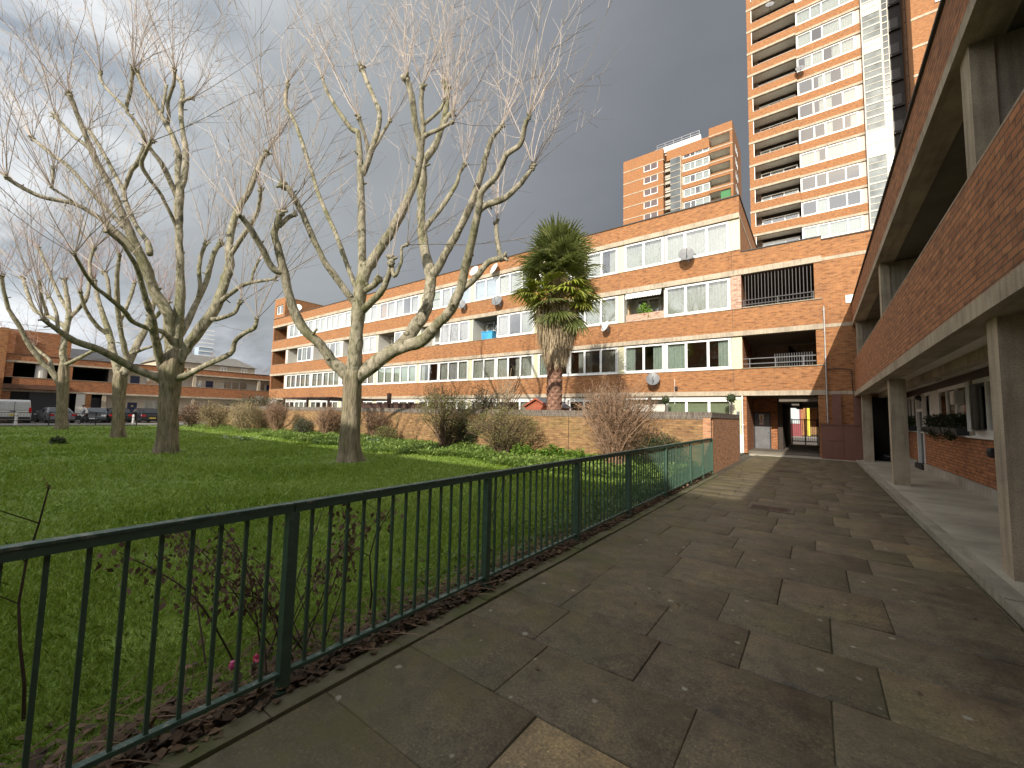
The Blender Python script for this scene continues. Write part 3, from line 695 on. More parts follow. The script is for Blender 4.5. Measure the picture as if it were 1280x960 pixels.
# ================================================================== GARDEN WALL, RAILING
gw = thing('brick_wall', 'long yellow brown brick garden wall with dark brick coping behind the shrubs', 'garden wall', (-20, 14, 0))
q = MB(); q.box(-46, -2.62, 13.9, 14.12, -.1, 1.64); q.build('wall', BRY, gw)
q = MB(); q.box(-2.84, -2.615, 13.895, 14.12, -.1, 1.86); q.box(-2.84, -2.6, 14.12, 19.7, -.1, 1.7); q.build('return_wall', brick('wall end brick', (.52, .25, .13), (.42, .18, .09), (.45, .33, .22), stain_amt=.3), gw)  # redder end brick, its colour lightened to make up for weak grazing sun
q = MB(); q.box(-46, -2.845, 13.885, 14.135, 1.64, 1.88); q.box(-2.86, -2.585, 14.13, 19.72, 1.7, 1.88); q.box(-2.845, -2.58, 13.885, 14.13, 1.70, 1.88); q.build('coping', BRC, gw)
q = MB(); 
for x in (-7.6, -14.4, -21.2, -28): q.box(x - .012, x + .012, 13.894, 13.91, 0, 1.64)
q.build('movement_joint', flat('joint mastic', (.08, .04, .02), .8), gw)
gp_ = thing('gate_post', 'slim grey steel post at the end of the brick wall beside the passage', 'post', (-2.66, 19.85, 0))
MB().box(-2.70, -2.60, 19.76, 19.86, 0, 2.0).build('post', flat('blue grey metal', (.10, .12, .14), .5), gp_); MB().box(-2.71, -2.59, 19.75, 19.87, 2.0, 2.03).build('cap', GREYM, gp_)
gp2 = thing('downpipe', 'white downpipe on the cream panel at the corner of the passage', 'downpipe', (-2.93, YF - .06, 0))
MB().tube([(-2.93, YF - .07, .05), (-2.93, YF - .07, 2.88)], .035, 8).build('pipe', UPVC, gp2); MB().box(-2.98, -2.88, YF - .11, YF + .02, 1.4, 1.45).build('bracket', UPVC, gp2)

m, nt, bs = newmat('green railing paint'); v = coords(nt, 'Object')
f = noise_n(nt, v, 14, 6, .7); r = ramp(nt, [(.30, (.042, .085, .058)), (.6, (.058, .112, .078)), (.72, (.095, .16, .118))], f)
f2 = ramp(nt, [(.66, (0, 0, 0)), (.7, (1, 1, 1))], noise_n(nt, v, 9, 8, .75)); c = mixc(nt, r.outputs[0], (.05, .032, .02), f2.outputs[0])
nt.links.new(c, bs.inputs['Base Color']); bs.inputs['Roughness'].default_value = .42; bump(nt, bs, f, .25, .004); RAILP = m
m, nt, bs = newmat('weathered rail top'); v = coords(nt, 'Object')
r = ramp(nt, [(.35, (.03, .072, .055)), (.52, (.06, .11, .085)), (.62, (.20, .22, .18)), (.8, (.32, .32, .28))], noise_n(nt, v, 16, 7, .75)); nt.links.new(r.outputs[0], bs.inputs['Base Color']); bs.inputs['Roughness'].default_value = .6; RAILT = m
FX = -2.56
fn = thing('railing', 'dark green metal railing with square posts between the paving and the lawn', 'railing', (FX, 6, 0))
posts = [-6.2, -4.33, -2.47, -.61, 1.24, 3.08, 4.93, 6.79, 8.93, 11.05, 12.45, 13.72]
for i, y in enumerate(posts):
    q = MB(); q.box(FX - .03, FX + .03, y - .03, y + .03, -.05, 1.035); q.box(FX - .045, FX + .045, y - .045, y + .045, -.02, .02)
    for zz in (.35, .62, .9): q.box(FX + .03, FX + .034, y - .008, y + .008, zz, zz + .016)
    q.build('post', RAILP, fn)
for a, c_ in zip(posts[:-1], posts[1:]):
    q = MB(); q.box(FX - .026, FX + .026, a + .005, c_ - .005, 1.036, 1.078); 
    n0 = len(q.f); q.box(FX - .03, FX + .03, a + .003, c_ - .003, 1.0785, 1.092, 1); q.build('top_rail', [RAILP, RAILT], fn)
    q = MB(); q.box(FX - .022, FX + .022, a + .032, c_ - .032, .10, .118); q.box(FX - .02, FX + .02, a + .032, c_ - .032, .1185, .122, 1); q.build('bottom_rail', [RAILP, RAILT], fn)
bal_me = MB().box(-.009, .009, -.009, .009, .118, 1.037).mesh('baluster', RAILP)
cnt = 0; rest = MB(); ys = []
for a, c_ in zip(posts[:-1], posts[1:]):
    n = int(round((c_ - a) / .125)); ys += [a + (c_ - a) * i / n for i in range(1, n)]
for y in sorted(ys, key=lambda q: abs(q - 1.5) + (20 if q < .1 else 0)):
    if 1:
        if cnt < 100:
            o = linkme('baluster', bal_me, fn); o.location = (0, y - 6, 0); cnt += 1
        else: rest.box(FX - .009, FX + .009, y - .009, y + .009, .118, 1.037)
tag(rest.build('baluster', RAILP, fn), kind='stuff')

# covers and grates let into the paving
for (xa, xb, ya, yb, lab) in ((-1.08, -.36, 8.92, 9.42, 'rust brown rectangular inspection cover in the paving near the sunlit strip'), (-1.12, -.40, 16.0, 16.5, 'narrow dark drain cover in the paving close to the passage')):
    t = thing('drain_cover', lab, 'drain cover', ((xa + xb) / 2, (ya + yb) / 2, 0))
    q = MB(); q.box(xa, xb, ya, ya + .05, -.02, .016); q.box(xa, xb, yb - .05, yb, -.02, .016); q.box(xa, xa + .05, ya + .05, yb - .05, -.02, .016); q.box(xb - .05, xb, ya + .05, yb - .05, -.02, .016); q.build('frame', flat('rusty frame', (.15, .12, .08), .8, var=.3), t)
    q = MB(); q.box(xa + .05, xb - .05, ya + .05, yb - .05, -.02, .010)
    nx = 9
    for i in range(nx):
        for j in range(5):
            px = xa + .07 + (xb - xa - .16) * i / nx; py = ya + .065 + (yb - ya - .13) * j / 5; q.box(px, px + .045, py, py + .05, .0101, .016)
    q.build('lid', flat('rusty iron', (.085, .05, .035), .75, var=.4, scale=12), t)

# ================================================================== FAR LEFT DECK ACCESS BLOCK
WXL = -62
LB = thing('deck_access_building', 'low two storey brick deck access block with blue doors beyond the parked cars', 'apartment building', (WXL, 15, 0))
b = MB(); b.box(WXL - .25, WXL, -12, 60, 3.05, 4.22); b.box(WXL - .25, WXL, -12, 60, 5.85, 6.45)
b.box(WXL - .25, WXL, 4.25, 6.55, 4.22, 5.69) if False else None
b.box(WXL - .25, WXL, 5.75, 6.55, 4.22, 5.68); b.box(WXL - .25, WXL, 2.0, 2.62, 0, 5.68); b.box(WXL - .25, WXL, -12, 2.0, 0, 3.05); b.box(WXL - .25, WXL, -12, 2.0, 4.22, 5.68)
b.box(WXL - 6, WXL - .3, -1.5, 6.3, 6.2, 8.9)
b.box(WXL - .2, WXL + .0, 9.0, 9.5, 0, 2.85) if False else None
b.build('wall', BRD, LB)
b = MB(); b.box(WXL - .26, WXL + .05, -12, 60, 2.86, 3.05); b.box(WXL - .26, WXL + .05, -12, 60, 5.68, 5.85); b.box(WXL - .26, WXL + .04, -12, 60, 4.22, 4.26); b.build('concrete_band', CON, LB)
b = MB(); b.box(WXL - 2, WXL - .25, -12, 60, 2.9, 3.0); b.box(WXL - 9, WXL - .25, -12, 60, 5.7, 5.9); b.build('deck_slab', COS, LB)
MB().box(WXL - .3, WXL + .06, -12, 60, 6.45, 6.5).build('coping', LEAD, LB)
MB().box(WXL - .02, WXL + .6, 2.1, 6.4, 3.1, 3.55).build('canopy', flat('brown cladding', (.12, .055, .03), .7), LB)
MB().box(WXL - .1, WXL + .2, 1.6, 2.1, 0, 8.9).build('brick_buttress', BR, LB)
b = MB(); b.box(WXL - 2.2, WXL - 2, 9.3, 60, 0, 2.9); b.box(WXL - 1.9, WXL - 1.7, 9.3, 60, 3.0, 5.7)
b.build('front_wall', flat('cream wall paint', (.85, .78, .66), .7), LB)
b = MB(); b.box(WXL - 2.02, WXL - 1.95, 9.3, 60, 0, .8); b.build('dado', BRD, LB)
b = MB(); b.box(WXL - 5, WXL - 4.9, -12, 9.3, 0, 5.7); b.box(WXL - 5, WXL - .3, 9.25, 9.3, 0, 5.7); b.box(WXL - .2, WXL - .15, 2.62, 3.75, 0, 2.86); b.build('dark_interior', DARK, LB)  # black walls and sheet put the unlit interior into the colour
MB().box(WXL - .3, WXL - .2, 3.8, 6.55, 0, 2.86).build('garage_gate', flat('charcoal gate', (.025, .026, .028), .5), LB)
MB().box(WXL - .2, WXL - .02, 7.0, 7.65, 0, 2.86).build('sloping_panel', PANEL, LB)
MB().box(WXL - .25, WXL - .02, 7.65, 8.1, 0, 2.86).build('brick_pier', BR, LB)
MB().box(WXL - .9, WXL - .8, 8.1, 9.0, 0, 2.5).build('black_door', BLACKM, LB)
MB().tube([(WXL - .6, 4.45, 4.3), (WXL - .6, 4.45, 5.7)], .42, 14).build('round_column', PANEL, LB)
for y in (16.95, 24.3, 31.6, 39): MB().box(WXL - .3, WXL - .02, y - .12, y + .2, 4.26, 5.68).build('column', CON, LB)
for y in (9.05, 16.95, 24.3): MB().box(WXL - .3, WXL - .02, y - .12, y + .2, 0, 2.86).build('column', CON, LB)
for i, y in enumerate((11.35, 18.65, 26, 33.3)):
    d = MB(); d.box(WXL - 1.72, WXL - 1.65, y, y + .8, 3.05, 5.2); d.build('door', BLUED, LB)
    d = MB(); d.box(WXL - 2.02, WXL - 1.93, y + .0, y + .82, 0, 2.1); dd = d.build('door', BLUED, LB)
    MB().box(WXL - 1.93, WXL - 1.925, y + .3, y + .5, 1.6, 1.8).build('door_plate', flat('brass yellow', (.6, .5, .2), .4), dd)
for i, (y, w_, n) in enumerate(((12.6, 2.6, 3), (17.15, 1.2, 2), (20.6, 2.9, 3), (24.6, 1.2, 2), (28, 2.9, 3))):
    add_window(LB, (WXL - 1.66, y, 4.2), w_, 1.15, (1,) * n, ('G/O/G' if i % 2 else 'O/N/O') if n == 3 else 'G/O', rz=PI / 2)
    if i < 3: add_window(LB, (WXL - 1.96, y + .2, .9), w_, 1.5, (1,) * n, 'N/O/N', rz=PI / 2)
sg = thing('name_board', 'small white name board on the brick deck of the low block beside the tall hedge', 'sign', (WXL + .05, 24.4, 3.3))
MB().box(WXL + .002, WXL + .03, 23.87, 24.95, 3.2, 3.42).build('board', UPVC, sg)
q = MB()
x = 23.95
for wd in (.1, .06, .12, .08, .05, .1, .09, .07): q.box(WXL + .03, WXL + .034, x, x + wd, 3.27, 3.35); x += wd + .03
q.build('lettering', flat('grey lettering', (.2, .2, .2), .6), sg)
# pitched roof houses behind it
def house(name, label, x0, x1, y0, y1, ze, zr, wallm, roofm, ax):
    t = thing(name, label, 'house', ((x0 + x1) / 2, (y0 + y1) / 2, 0))
    MB().box(x0, x1, y0, y1, 0, ze).build('wall', wallm, t)
    q = MB()
    if ax == 'y':
        xm = (x0 + x1) / 2; q.prism([(x0 - .3, y0 - .3, ze), (x1 + .3, y0 - .3, ze), (xm, y0 + 1.0, zr)], (0, 0, 0.001)) if False else None
        q.v += [(x0 - .3, y0 - .3, ze), (x1 + .3, y0 - .3, ze), (x1 + .3, y1 + .3, ze), (x0 - .3, y1 + .3, ze), (xm, y0 + 1.2, zr), (xm, y1 - 1.2, zr)]
        q.f += [(0, 1, 4), (1, 2, 5, 4), (2, 3, 5), (3, 0, 4, 5), (3, 2, 1, 0)]; q.m += [0] * 5
    r_ = q.build('roof', roofm, t)
    for k in range(4):
        y = y0 + (y1 - y0) * (k + .6) / 4.3; add_window(t, (x1 + .01, y, ze - 1.4), .9, 1.2, (1, 1), 'O/N', rz=PI / 2)
    MB().box((x0 + x1) / 2 - .4, (x0 + x1) / 2 + .4, (y0 + y1) / 2 - .5, (y0 + y1) / 2 + .5, zr - .8, zr + 1.0).build('chimney', BRD, t) if zr > 12 else None
    return t
SLATE = flat('grey roof tile', (.17, .16, .14), .8, var=.2, scale=1.5)
house('house', 'cream walled house with a grey hipped tile roof showing above the low brick block', -86, -76, 16.5, 29, 8.5, 10.3, flat('cream render', (.55, .46, .33), .8), SLATE, 'y')
house('house', 'house with a dark slate roof behind the two trees on the far left', -84, -75, 4, 13, 7.3, 9.2, BRD, flat('dark slate', (.06, .06, .065), .7), 'y')
ht = thing('office_tower', 'distant pale blue glass tower seen between the bare branches', 'tower', (-240, 62, 0))
p = pX(262, 440, -240)
q = MB(); q.box(-246, -240, p.y - 4.5, p.y + 1.5, 0, p.z + 2); q.build('body', flat('pale blue cladding', (.32, .40, .48), .4), ht)
q = MB()
for k in range(18): q.box(-239.99, -239.8, p.y - 4.5, p.y + 1.5, 4 + k * 2.1, 4.5 + k * 2.1)
q.build('floor_band', UPVC, ht)

# block standing behind the camera across the green: it throws the foreground shade
SB = thing('apartment_building', 'four storey brick block across the green behind the viewpoint', 'apartment building', (-20, -16, 0))
q = MB()
for zb, zc, zt, zw, zn in Z: q.box(-70, 14, -26, -15.6, zc, zt)
q.box(-70, 14, -26, -15.6, 12.47, 13.40); q.box(-70, 14, -25.8, -15.9, 0, 12.47); q.build('wall', BR, SB)
q = MB()
for zb, zc, zt, zw, zn in Z: q.box(-70, 14.02, -26.02, -15.55, zb, zc)
q.build('concrete_band', CON, SB)
for zi in range(3):
    for k in range(10): add_window(SB, (6 - k * 6.14 + 3.3, -15.85, Z[zi][3]), 3.3, 1.66, (1, 1, 1), 'N/N/N', rz=PI)

# ================================================================== TOWERS
STO = 3.125
def tower_window(parent, x, y, z, w, h, lights, st, rz=0): return add_window(parent, (x, y, z), w, h, lights, st, rz, gl=GLASST, fr=.1)
TW = thing('tower_block', 'tall orange brick tower block with stacked balconies rising behind the right end of the block', 'tower block', (0, 59, 0))
TY = 59.; z0 = 25.2 - 6 * STO; NS = 17
wst = ['N/O/N/N', 'r/N/r/N', 'O/r/l/N', 'O/r/l/N', 'O/O/l/r', 'N/l/N/N', 'O/O/O/O', 'O/N/O/O', 'N/N/N/N', 'O/O/O/O', 'N/N/N/N', 'N/N/N/N']
q = MB(); cbm = MB(); sl = MB(); rooms = MB()
q.box(-6.0, -5.5, TY, TY + 12, 0, z0 + NS * STO)
q.box(9.2, 26, TY - 2.8, TY + 12, 0, z0 + NS * STO); q.box(-5.5, 9.2, TY + 11.7, TY + 12, 0, z0 + NS * STO); q.box(5.5, 9.2, TY + 3.5, TY + 4, 0, z0 + NS * STO)
q.box(-5.5, -.75, TY + 1.72, TY + 1.9, 0, z0 + 3)
for i in range(NS):
    zb = z0 + i * STO
    q.box(-5.5, -.72, TY + .0, TY + .2, zb + .32, zb + 1.28)            # balcony front
    q.box(-.72, 5.5, TY + .18, TY + .4, zb + .30, zb + 1.28)            # spandrel
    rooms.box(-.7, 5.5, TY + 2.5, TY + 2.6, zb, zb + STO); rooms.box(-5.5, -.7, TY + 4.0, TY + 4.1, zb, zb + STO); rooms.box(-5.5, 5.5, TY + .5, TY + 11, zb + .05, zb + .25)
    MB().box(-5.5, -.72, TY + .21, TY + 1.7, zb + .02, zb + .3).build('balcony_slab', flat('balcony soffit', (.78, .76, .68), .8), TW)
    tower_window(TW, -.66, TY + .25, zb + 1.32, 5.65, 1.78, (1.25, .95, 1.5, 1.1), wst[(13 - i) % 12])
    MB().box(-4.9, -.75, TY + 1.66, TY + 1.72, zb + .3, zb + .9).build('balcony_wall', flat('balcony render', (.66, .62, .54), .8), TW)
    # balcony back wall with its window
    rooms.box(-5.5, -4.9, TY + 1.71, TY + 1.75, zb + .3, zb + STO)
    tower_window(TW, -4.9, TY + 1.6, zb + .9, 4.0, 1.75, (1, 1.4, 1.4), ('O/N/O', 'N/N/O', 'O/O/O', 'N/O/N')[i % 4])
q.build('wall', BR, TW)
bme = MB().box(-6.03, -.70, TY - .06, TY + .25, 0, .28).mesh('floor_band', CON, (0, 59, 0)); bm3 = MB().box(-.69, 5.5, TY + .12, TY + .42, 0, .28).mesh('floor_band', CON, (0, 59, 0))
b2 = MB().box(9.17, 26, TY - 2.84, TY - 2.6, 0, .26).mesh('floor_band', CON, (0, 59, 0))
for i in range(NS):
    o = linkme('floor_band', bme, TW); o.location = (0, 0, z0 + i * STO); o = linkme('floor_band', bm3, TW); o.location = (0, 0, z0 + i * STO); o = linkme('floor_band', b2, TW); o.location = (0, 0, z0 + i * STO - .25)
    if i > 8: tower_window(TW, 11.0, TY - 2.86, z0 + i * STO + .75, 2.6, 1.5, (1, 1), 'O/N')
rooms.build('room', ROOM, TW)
q = MB(); q.box(5.0, 5.5, TY + .28, TY + .34, z0, z0 + NS * STO); q.build('pink_panel', flat('pale pink panel', (.58, .46, .38), .6), TW)
q = MB()
for i in range(NS): q.box(-5.46, -.74, TY + .02, TY + .06, z0 + i * STO + 1.281, z0 + i * STO + 1.31); q.box(-5.49, -5.42, TY + .03, TY + .09, z0 + i * STO + 1.31, z0 + (i + 1) * STO)
for x_ in (-5.42, -.8): 
    pass
q.build('balcony_frame', UPVC, TW)
# glazed stair: landings with clear and obscured panes, return side, dark lift shaft
gs = MB(); gp2_ = MB()
for i in range(NS * 2):
    zb = z0 + i * STO / 2
    gs.box(5.55, 7.23, TY - .12, TY + .02, zb, zb + .16); gs.box(7.1, 7.23, TY + .02, TY + 3.2, zb, zb + .16); gs.box(5.6, 7.2, TY - .10, TY + .0, zb + .83, zb + .89); gs.box(7.15, 7.2, TY + .0, TY + 3.2, zb + .83, zb + .89)
gs.box(5.5, 5.6, TY - .13, TY + .05, 0, z0 + NS * STO); gs.box(7.12, 7.25, TY - .13, TY + .05, 0, z0 + NS * STO); gs.box(7.12, 7.25, TY + 1.5, TY + 1.6, 0, z0 + NS * STO); gs.box(7.12, 7.25, TY + 3.1, TY + 3.2, 0, z0 + NS * STO)
gs.build('stair_glazing_frame', flat('cream metal', (.50, .47, .38), .5), TW)
MIL = flat('obscured glass', (.20, .22, .215), .07, var=.4, scale=.8); MILW = flat('glare white pane', (.50, .50, .46), .12)  # scattered white panes paint sun glare onto the stair glass
for i in range(NS * 2):
    zb = z0 + i * STO / 2 + .17
    o = MB().box(5.6, 7.12, TY - .07, TY - .05, zb, zb + 1.38).build('stair_pane', MILW if (i % 7 == 3 or i % 11 == 5) else MIL, TW)
MB().box(7.19, 7.21, TY + .05, TY + 3.1, z0, z0 + NS * STO).build('side_glazing', flat('dark glazing', (.07, .08, .085), .15), TW)
q = MB()
for i in range(NS * 2):
    zb = z0 + i * STO / 2
    q.box(7.26, 7.82, TY + .2, TY + .3, zb, zb + .14); q.box(7.27, 7.8, TY + .21, TY + .29, zb + .8, zb + .88)
for x_ in (7.255, 7.76): q.box(x_, x_ + .07, TY + .19, TY + .31, z0, z0 + NS * STO)
q.build('side_frame', MATS['cream metal'], TW)
MB().box(7.3, 7.78, TY + .25, TY + .27, z0, z0 + NS * STO).build('side_pane', MATS['dark glazing'], TW)
q = MB(); q.box(7.85, 9.2, TY + 2.2, TY + 3.5, 0, z0 + NS * STO); 
for i in range(NS): q.box(7.9, 9.1, TY + 1.9, TY + 2.2, z0 + i * STO, z0 + i * STO + .12); q.box(8.1, 8.9, TY + 2.15, TY + 2.2, z0 + i * STO + .4, z0 + i * STO + 1.6, 1)
q.build('lift_shaft', [flat('charcoal shaft', (.05, .048, .05), .6), flat('grey louvre', (.12, .12, .125), .5)], TW)
q = MB()
for i in range(NS * 2): q.box(8.95, 9.15, TY - .6, TY - .55, z0 + i * STO / 2, z0 + i * STO / 2 + .06); 
for x_ in (8.95, 9.12): q.box(x_, x_ + .04, TY - .62, TY - .55, z0, z0 + NS * STO)
q.build('ladder', BLACKM, TW)

FT = thing('tower_block', 'smaller looking distant orange brick tower block with a white roof rail', 'tower block', (-25, 96, 0))
FY = 96.; fz = 65.1; 
q = MB(); q.box(-37.6, -27.7, FY, FY + 13, 20, 66.7); q.box(-27.7, -12.9, FY + .5, FY + 13, 20, 22); q.box(-27.0, -17.6, FY + .3, FY + 13, 63.2, 65.7); q.box(-27.7, -17.6, FY + 6, FY + 13, 20, 65.7)
q.box(-17.6, -12.9, FY, FY + 13, 65.0, 67.3); q.box(-13.4, -12.9, FY, FY + 13, 20, 65.0); q.box(-17.6, -13.4, FY + 3.2, FY + 13, 20, 65)
nst = 9
for i in range(nst):
    zb = 65.3 - (i + 1) * STO
    q.box(-23.7, -17.6, FY + .3, FY + .5, zb - .9, zb + .15); q.box(-17.6, -13.4, FY, FY + .2, zb - .7, zb + .5)
q.build('wall', BR, FT)
bme = MB().box(-37.63, -27.66, FY - .06, FY + .2, 0, .24).box(-27.66, -27.5, FY - .06, FY + 5, 0, .24).mesh('floor_band', CON, (-25, 96, 0)); bm3 = MB().box(-17.65, -12.86, FY - .06, FY + .2, 1.5, 1.75).mesh('floor_band', CON, (-25, 96, 0))
rooms = MB()
for i in range(nst):
    zb = 65.3 - i * STO; o = linkme('floor_band', bme, FT); o.location = (0, 0, zb - 1.6); o = linkme('floor_band', bm3, FT); o.location = (0, 0, zb - 1.6)
    tower_window(FT, -32.4, FY - .02, zb - 3.15, 3.4, 1.75, (1, 1), ('O/O', 'N/N', 'N/N', 'O/N')[i % 4])
    tower_window(FT, -23.2, FY + .4, zb - 2.9, 5.6, 1.85, (1.2, .9, 1.4, 1.1), ('O/O/N/N', 'N/N/N/N', 'N/O/N/N', 'N/N/r/N')[i % 4])
    rooms.box(-17.6, -13.4, FY + .25, FY + 3.2, zb - .4, zb - .15); rooms.box(-23.6, -17.6, FY + 2, FY + 2.1, zb - 3.2, zb); rooms.box(-27.4, -17.6, FY + .6, FY + 6, zb - .3, zb - .1)
    MB().box(-17.6, -13.4, FY + 3.12, FY + 3.19, zb - 3.4, zb - .2).build('balcony_wall', flat('balcony render', (.66, .62, .54), .8), FT)
    tower_window(FT, -17.4, FY + 3.02, zb - 2.6, 3.8, 1.7, (1, 1.4, 1.4), 'O/N/O')
    tower_window(FT, -12.88, FY + 4.0, zb - 2.9, 3.2, 1.7, (1, 1), 'N/N', rz=PI / 2)
rooms.build('balcony_slab', MATS['balcony soffit'], FT)
q = MB(); q.box(-26.0, -23.75, FY - .15, FY - .05, 20, 63.2); q.build('stair_glazing', flat('blue grey glazing', (.105, .118, .122), .2, var=.4, scale=.35), FT)
q = MB()
for i in range(nst * 2): q.box(-26.05, -23.7, FY - .2, FY - .12, 63.0 - i * STO / 2, 63.15 - i * STO / 2); q.box(-27.5, -26.2, FY + .8, FY + 1.2, 62.4 - i * STO / 2, 63.1 - i * STO / 2, 1)
q.box(-23.78, -23.6, FY - .21, FY + .3, 20, 63.2); q.box(-23.6, -23.25, FY + .33, FY + .45, 20, 63.2)
q.build('stair_frame', [CON, flat('pale stair wall', (.40, .38, .32), .8)], FT)
q = MB(); q.box(-30.0, -19.5, FY + 1, FY + 9, 66.0, 67.4); rp = q.build('roof_plinth', UPVC, FT)
q = MB()
for zz in (67.9, 68.5): q.box(-29.5, -19.8, FY + 1.1, FY + 1.16, zz, zz + .07)
for i in range(6): q.box(-29.5 + i * 1.93, -29.42 + i * 1.93, FY + 1.1, FY + 1.16, 67.4, 68.55)
q.build('roof_railing', GREYM, rp)
gsh = thing('balcony_screen', 'green privacy screen on the lowest visible balcony of the distant tower', 'screen', (-14.5, FY + .3, 51))
MB().box(-15.4, -13.5, FY + .25, FY + .32, 65.3 - 5 * STO + .5, 65.3 - 5 * STO + 2.2).build('screen', flat('green mesh', (.05, .2, .07), .7), gsh)

# beyond the passage
PB = thing('brick_building', 'brick and concrete building with a deep overhang seen through the passage', 'building', (-2, 66, 0))
MB().box(-14, 12, 70, 74, 0, 9).build('wall', BRD, PB); MB().box(-14, 12, 62, 70, 4.4, 5.6).build('overhang', CON, PB); MB().box(-14, 12, 61.8, 70, 5.6, 8.0).build('upper_wall', BRM, PB)
MB().box(-14, 12, 66, 66.2, 0, 1.0).build('low_wall', BRY, PB)
for x in (-8, 4): MB().box(x, x + .6, 62.3, 62.9, 0, 4.4).build('pillar', CON, PB)
yp = thing('bollard', 'tall bright yellow post standing beyond the passage gate', 'post', (-.7, 60, 0))
MB().box(-.78, -.53, 59.9, 60.1, 0, 4.1).build('post', flat('yellow paint', (.62, .52, .04), .5), yp); MB().box(-.8, -.51, 59.88, 60.12, 4.1, 4.18).build('cap', MATS['yellow paint'], yp)
kv = thing('kiosk', 'red framed glass kiosk beyond the passage gate', 'kiosk', (-2.0, 57, 0))
q = MB()
for x in (-2.45, -1.35):
    for y in (56, 57): q.box(x - .06, x + .06, y - .06, y + .06, 0, 4.0)
q.box(-2.5, -1.3, 55.93, 57.07, 0, 1.4); q.build('frame', flat('red paint', (.22, .045, .05), .6), kv)
MB().box(-2.44, -1.36, 56.0, 57.0, 1.42, 3.9).build('glazing', flat('pale glazing', (.45, .5, .5), .2), kv); MB().tube([(-2.55, 56.5, 3.95), (-1.9, 56.5, 4.35), (-1.25, 56.5, 3.95)], .3, 8).build('roof', flat('grey kiosk roof', (.4, .42, .44), .5), kv)
gt = thing('gate', 'black metal bar gate closing the far end of the passage', 'gate', (-.6, 35.2, 0))
q = MB()
for z in (.25, 1.75): q.box(-1.38, .11, 35.18, 35.22, z, z + .06)
for x in (-1.38, -.62, .06): q.box(x, x + .06, 35.17, 35.23, .03, 1.85)
q.build('frame', BLACKM, gt); q = MB()
for i in range(13): q.box(-1.3 + i * .11, -1.28 + i * .11, 35.19, 35.21, .31, 1.75)
q.build('bars', BLACKM, gt)
# ================================================================== SATELLITE DISHES
def dish(p, lab, r=.38, yaw=0.2, col='grey dish', wall=None, scale_part=1):
    # p on the dish centre; wall y behind it
    t = thing('satellite_dish', lab, 'satellite dish', p, group='satellite dishes on the brick facades', local=True)
    n = 20; q = MB()
    M_ = Matrix.Rotation(yaw, 3, 'Z') @ Matrix.Rotation(math.radians(-22), 3, 'X')
    rings = [(0, .0), (.35, .015), (.7, .06), (1, .13)]
    b0 = 0
    for s in (0, 1):
        b0 = len(q.v)
        for rr, dd in rings:
            for j in range(n):
                a = 2 * PI * j / n; v = Vector((rr * r * math.cos(a) * (1 if rr else 0), -dd * r * 1.2 + s * .012, rr * r * math.sin(a) * 1.08)); q.v.append(tuple(M_ @ v))
        for i in range(3):
            for j in range(n):
                a = b0 + i * n + j; b = b0 + i * n + (j + 1) % n; q.f.append((a, b, b + n, a + n) if s == 0 else (a, a + n, b + n, b)); q.m.append(0)
    q.build('reflector', flat(col, {'grey dish': (.20, .20, .20), 'white dish': (.62, .62, .60), 'dark dish': (.16, .165, .17)}[col], .45), t, smooth=True, local=True)
    q = MB(); e = M_ @ Vector((0, -r * 1.25, -r * .25)); s_ = M_ @ Vector((0, -.02, -r * .95)); q.tube([s_, e], .013, 6); q.build('arm', BLACKM, t, local=True)
    q = MB(); q.tube([e + Vector((0, -.03, 0)), e + Vector((0, .07, .03))], .035, 8); q.build('receiver', flat('receiver grey', (.25, .25, .25), .5), t, local=True)
    wy = (wall if wall is not None else YF) - p[1]
    q = MB(); q.tube([(0, .02, 0), (0, wy * .5, -r * .45), (0, wy, -r * .5)], .02, 6); q.box(-.06, .06, wy - .015, wy + .01, -r * .5 - .1, -r * .5 + .1); q.build('bracket', GREYM, t, local=True)
    return t
for px, py, lab, r, yaw, col, dy in ((858, 318, 'large grey mesh satellite dish at the right end of the block, under top floor windows', .40, .25, 'grey dish', .45),
    (757, 408, 'white satellite dish just right of the palm crown under the third floor windows', .33, -.5, 'white dish', .4),
    (816, 474, 'dark grey tilted satellite dish low on the facade above the ground floor windows', .36, .3, 'dark dish', .45),
    (577, 381, 'grey satellite dish seen behind the forked limb of the plane tree, under the top windows', .36, .3, 'grey dish', .4),
    (621, 376, 'dark grey satellite dish left of the palm under the top floor windows', .40, .3, 'dark dish', .4),
    (618, 336, 'white satellite dish on the parapet behind a branch stub, left of the palm', .42, -.3, 'white dish', .35),
    (593, 339, 'beige oval satellite dish flat on the parapet behind the plane tree branch', .42, 0, 'white dish', .3)):
    p = pY(px, py, YF - dy); dish(tuple(p), lab, r, yaw, col)
p = pX(372, 385, -53.0); dish(tuple(p), 'small white satellite dish on the roof level tank room at the far left end', .5, .9, 'white dish', p.y + .5)
p = pY(1000, 86, TY - .45); dish(tuple(p), 'satellite dish beside the window strip high on the tall tower', .5, .2, 'grey dish', TY + .18)
p = pY(962, 6, TY - .5); dish(tuple(p), 'satellite dish on a balcony front near the top of the frame on the tall tower', .5, .2, 'grey dish', TY)
p = pY(845, 485, YF - .12); t = thing('wall_light', 'tiny dark flood lamp on the brick below the first floor windows', 'wall light', p)
MB().box(p.x - .06, p.x + .06, p.y - .05, YF + .01, p.z - .09, p.z + .08).build('lamp', BLACKM, t); MB().tube([(p.x - .1, YF - .01, p.z + .5), (p.x - .1, YF - .01, p.z - .9)], .012, 5).build('cable', UPVC, t)
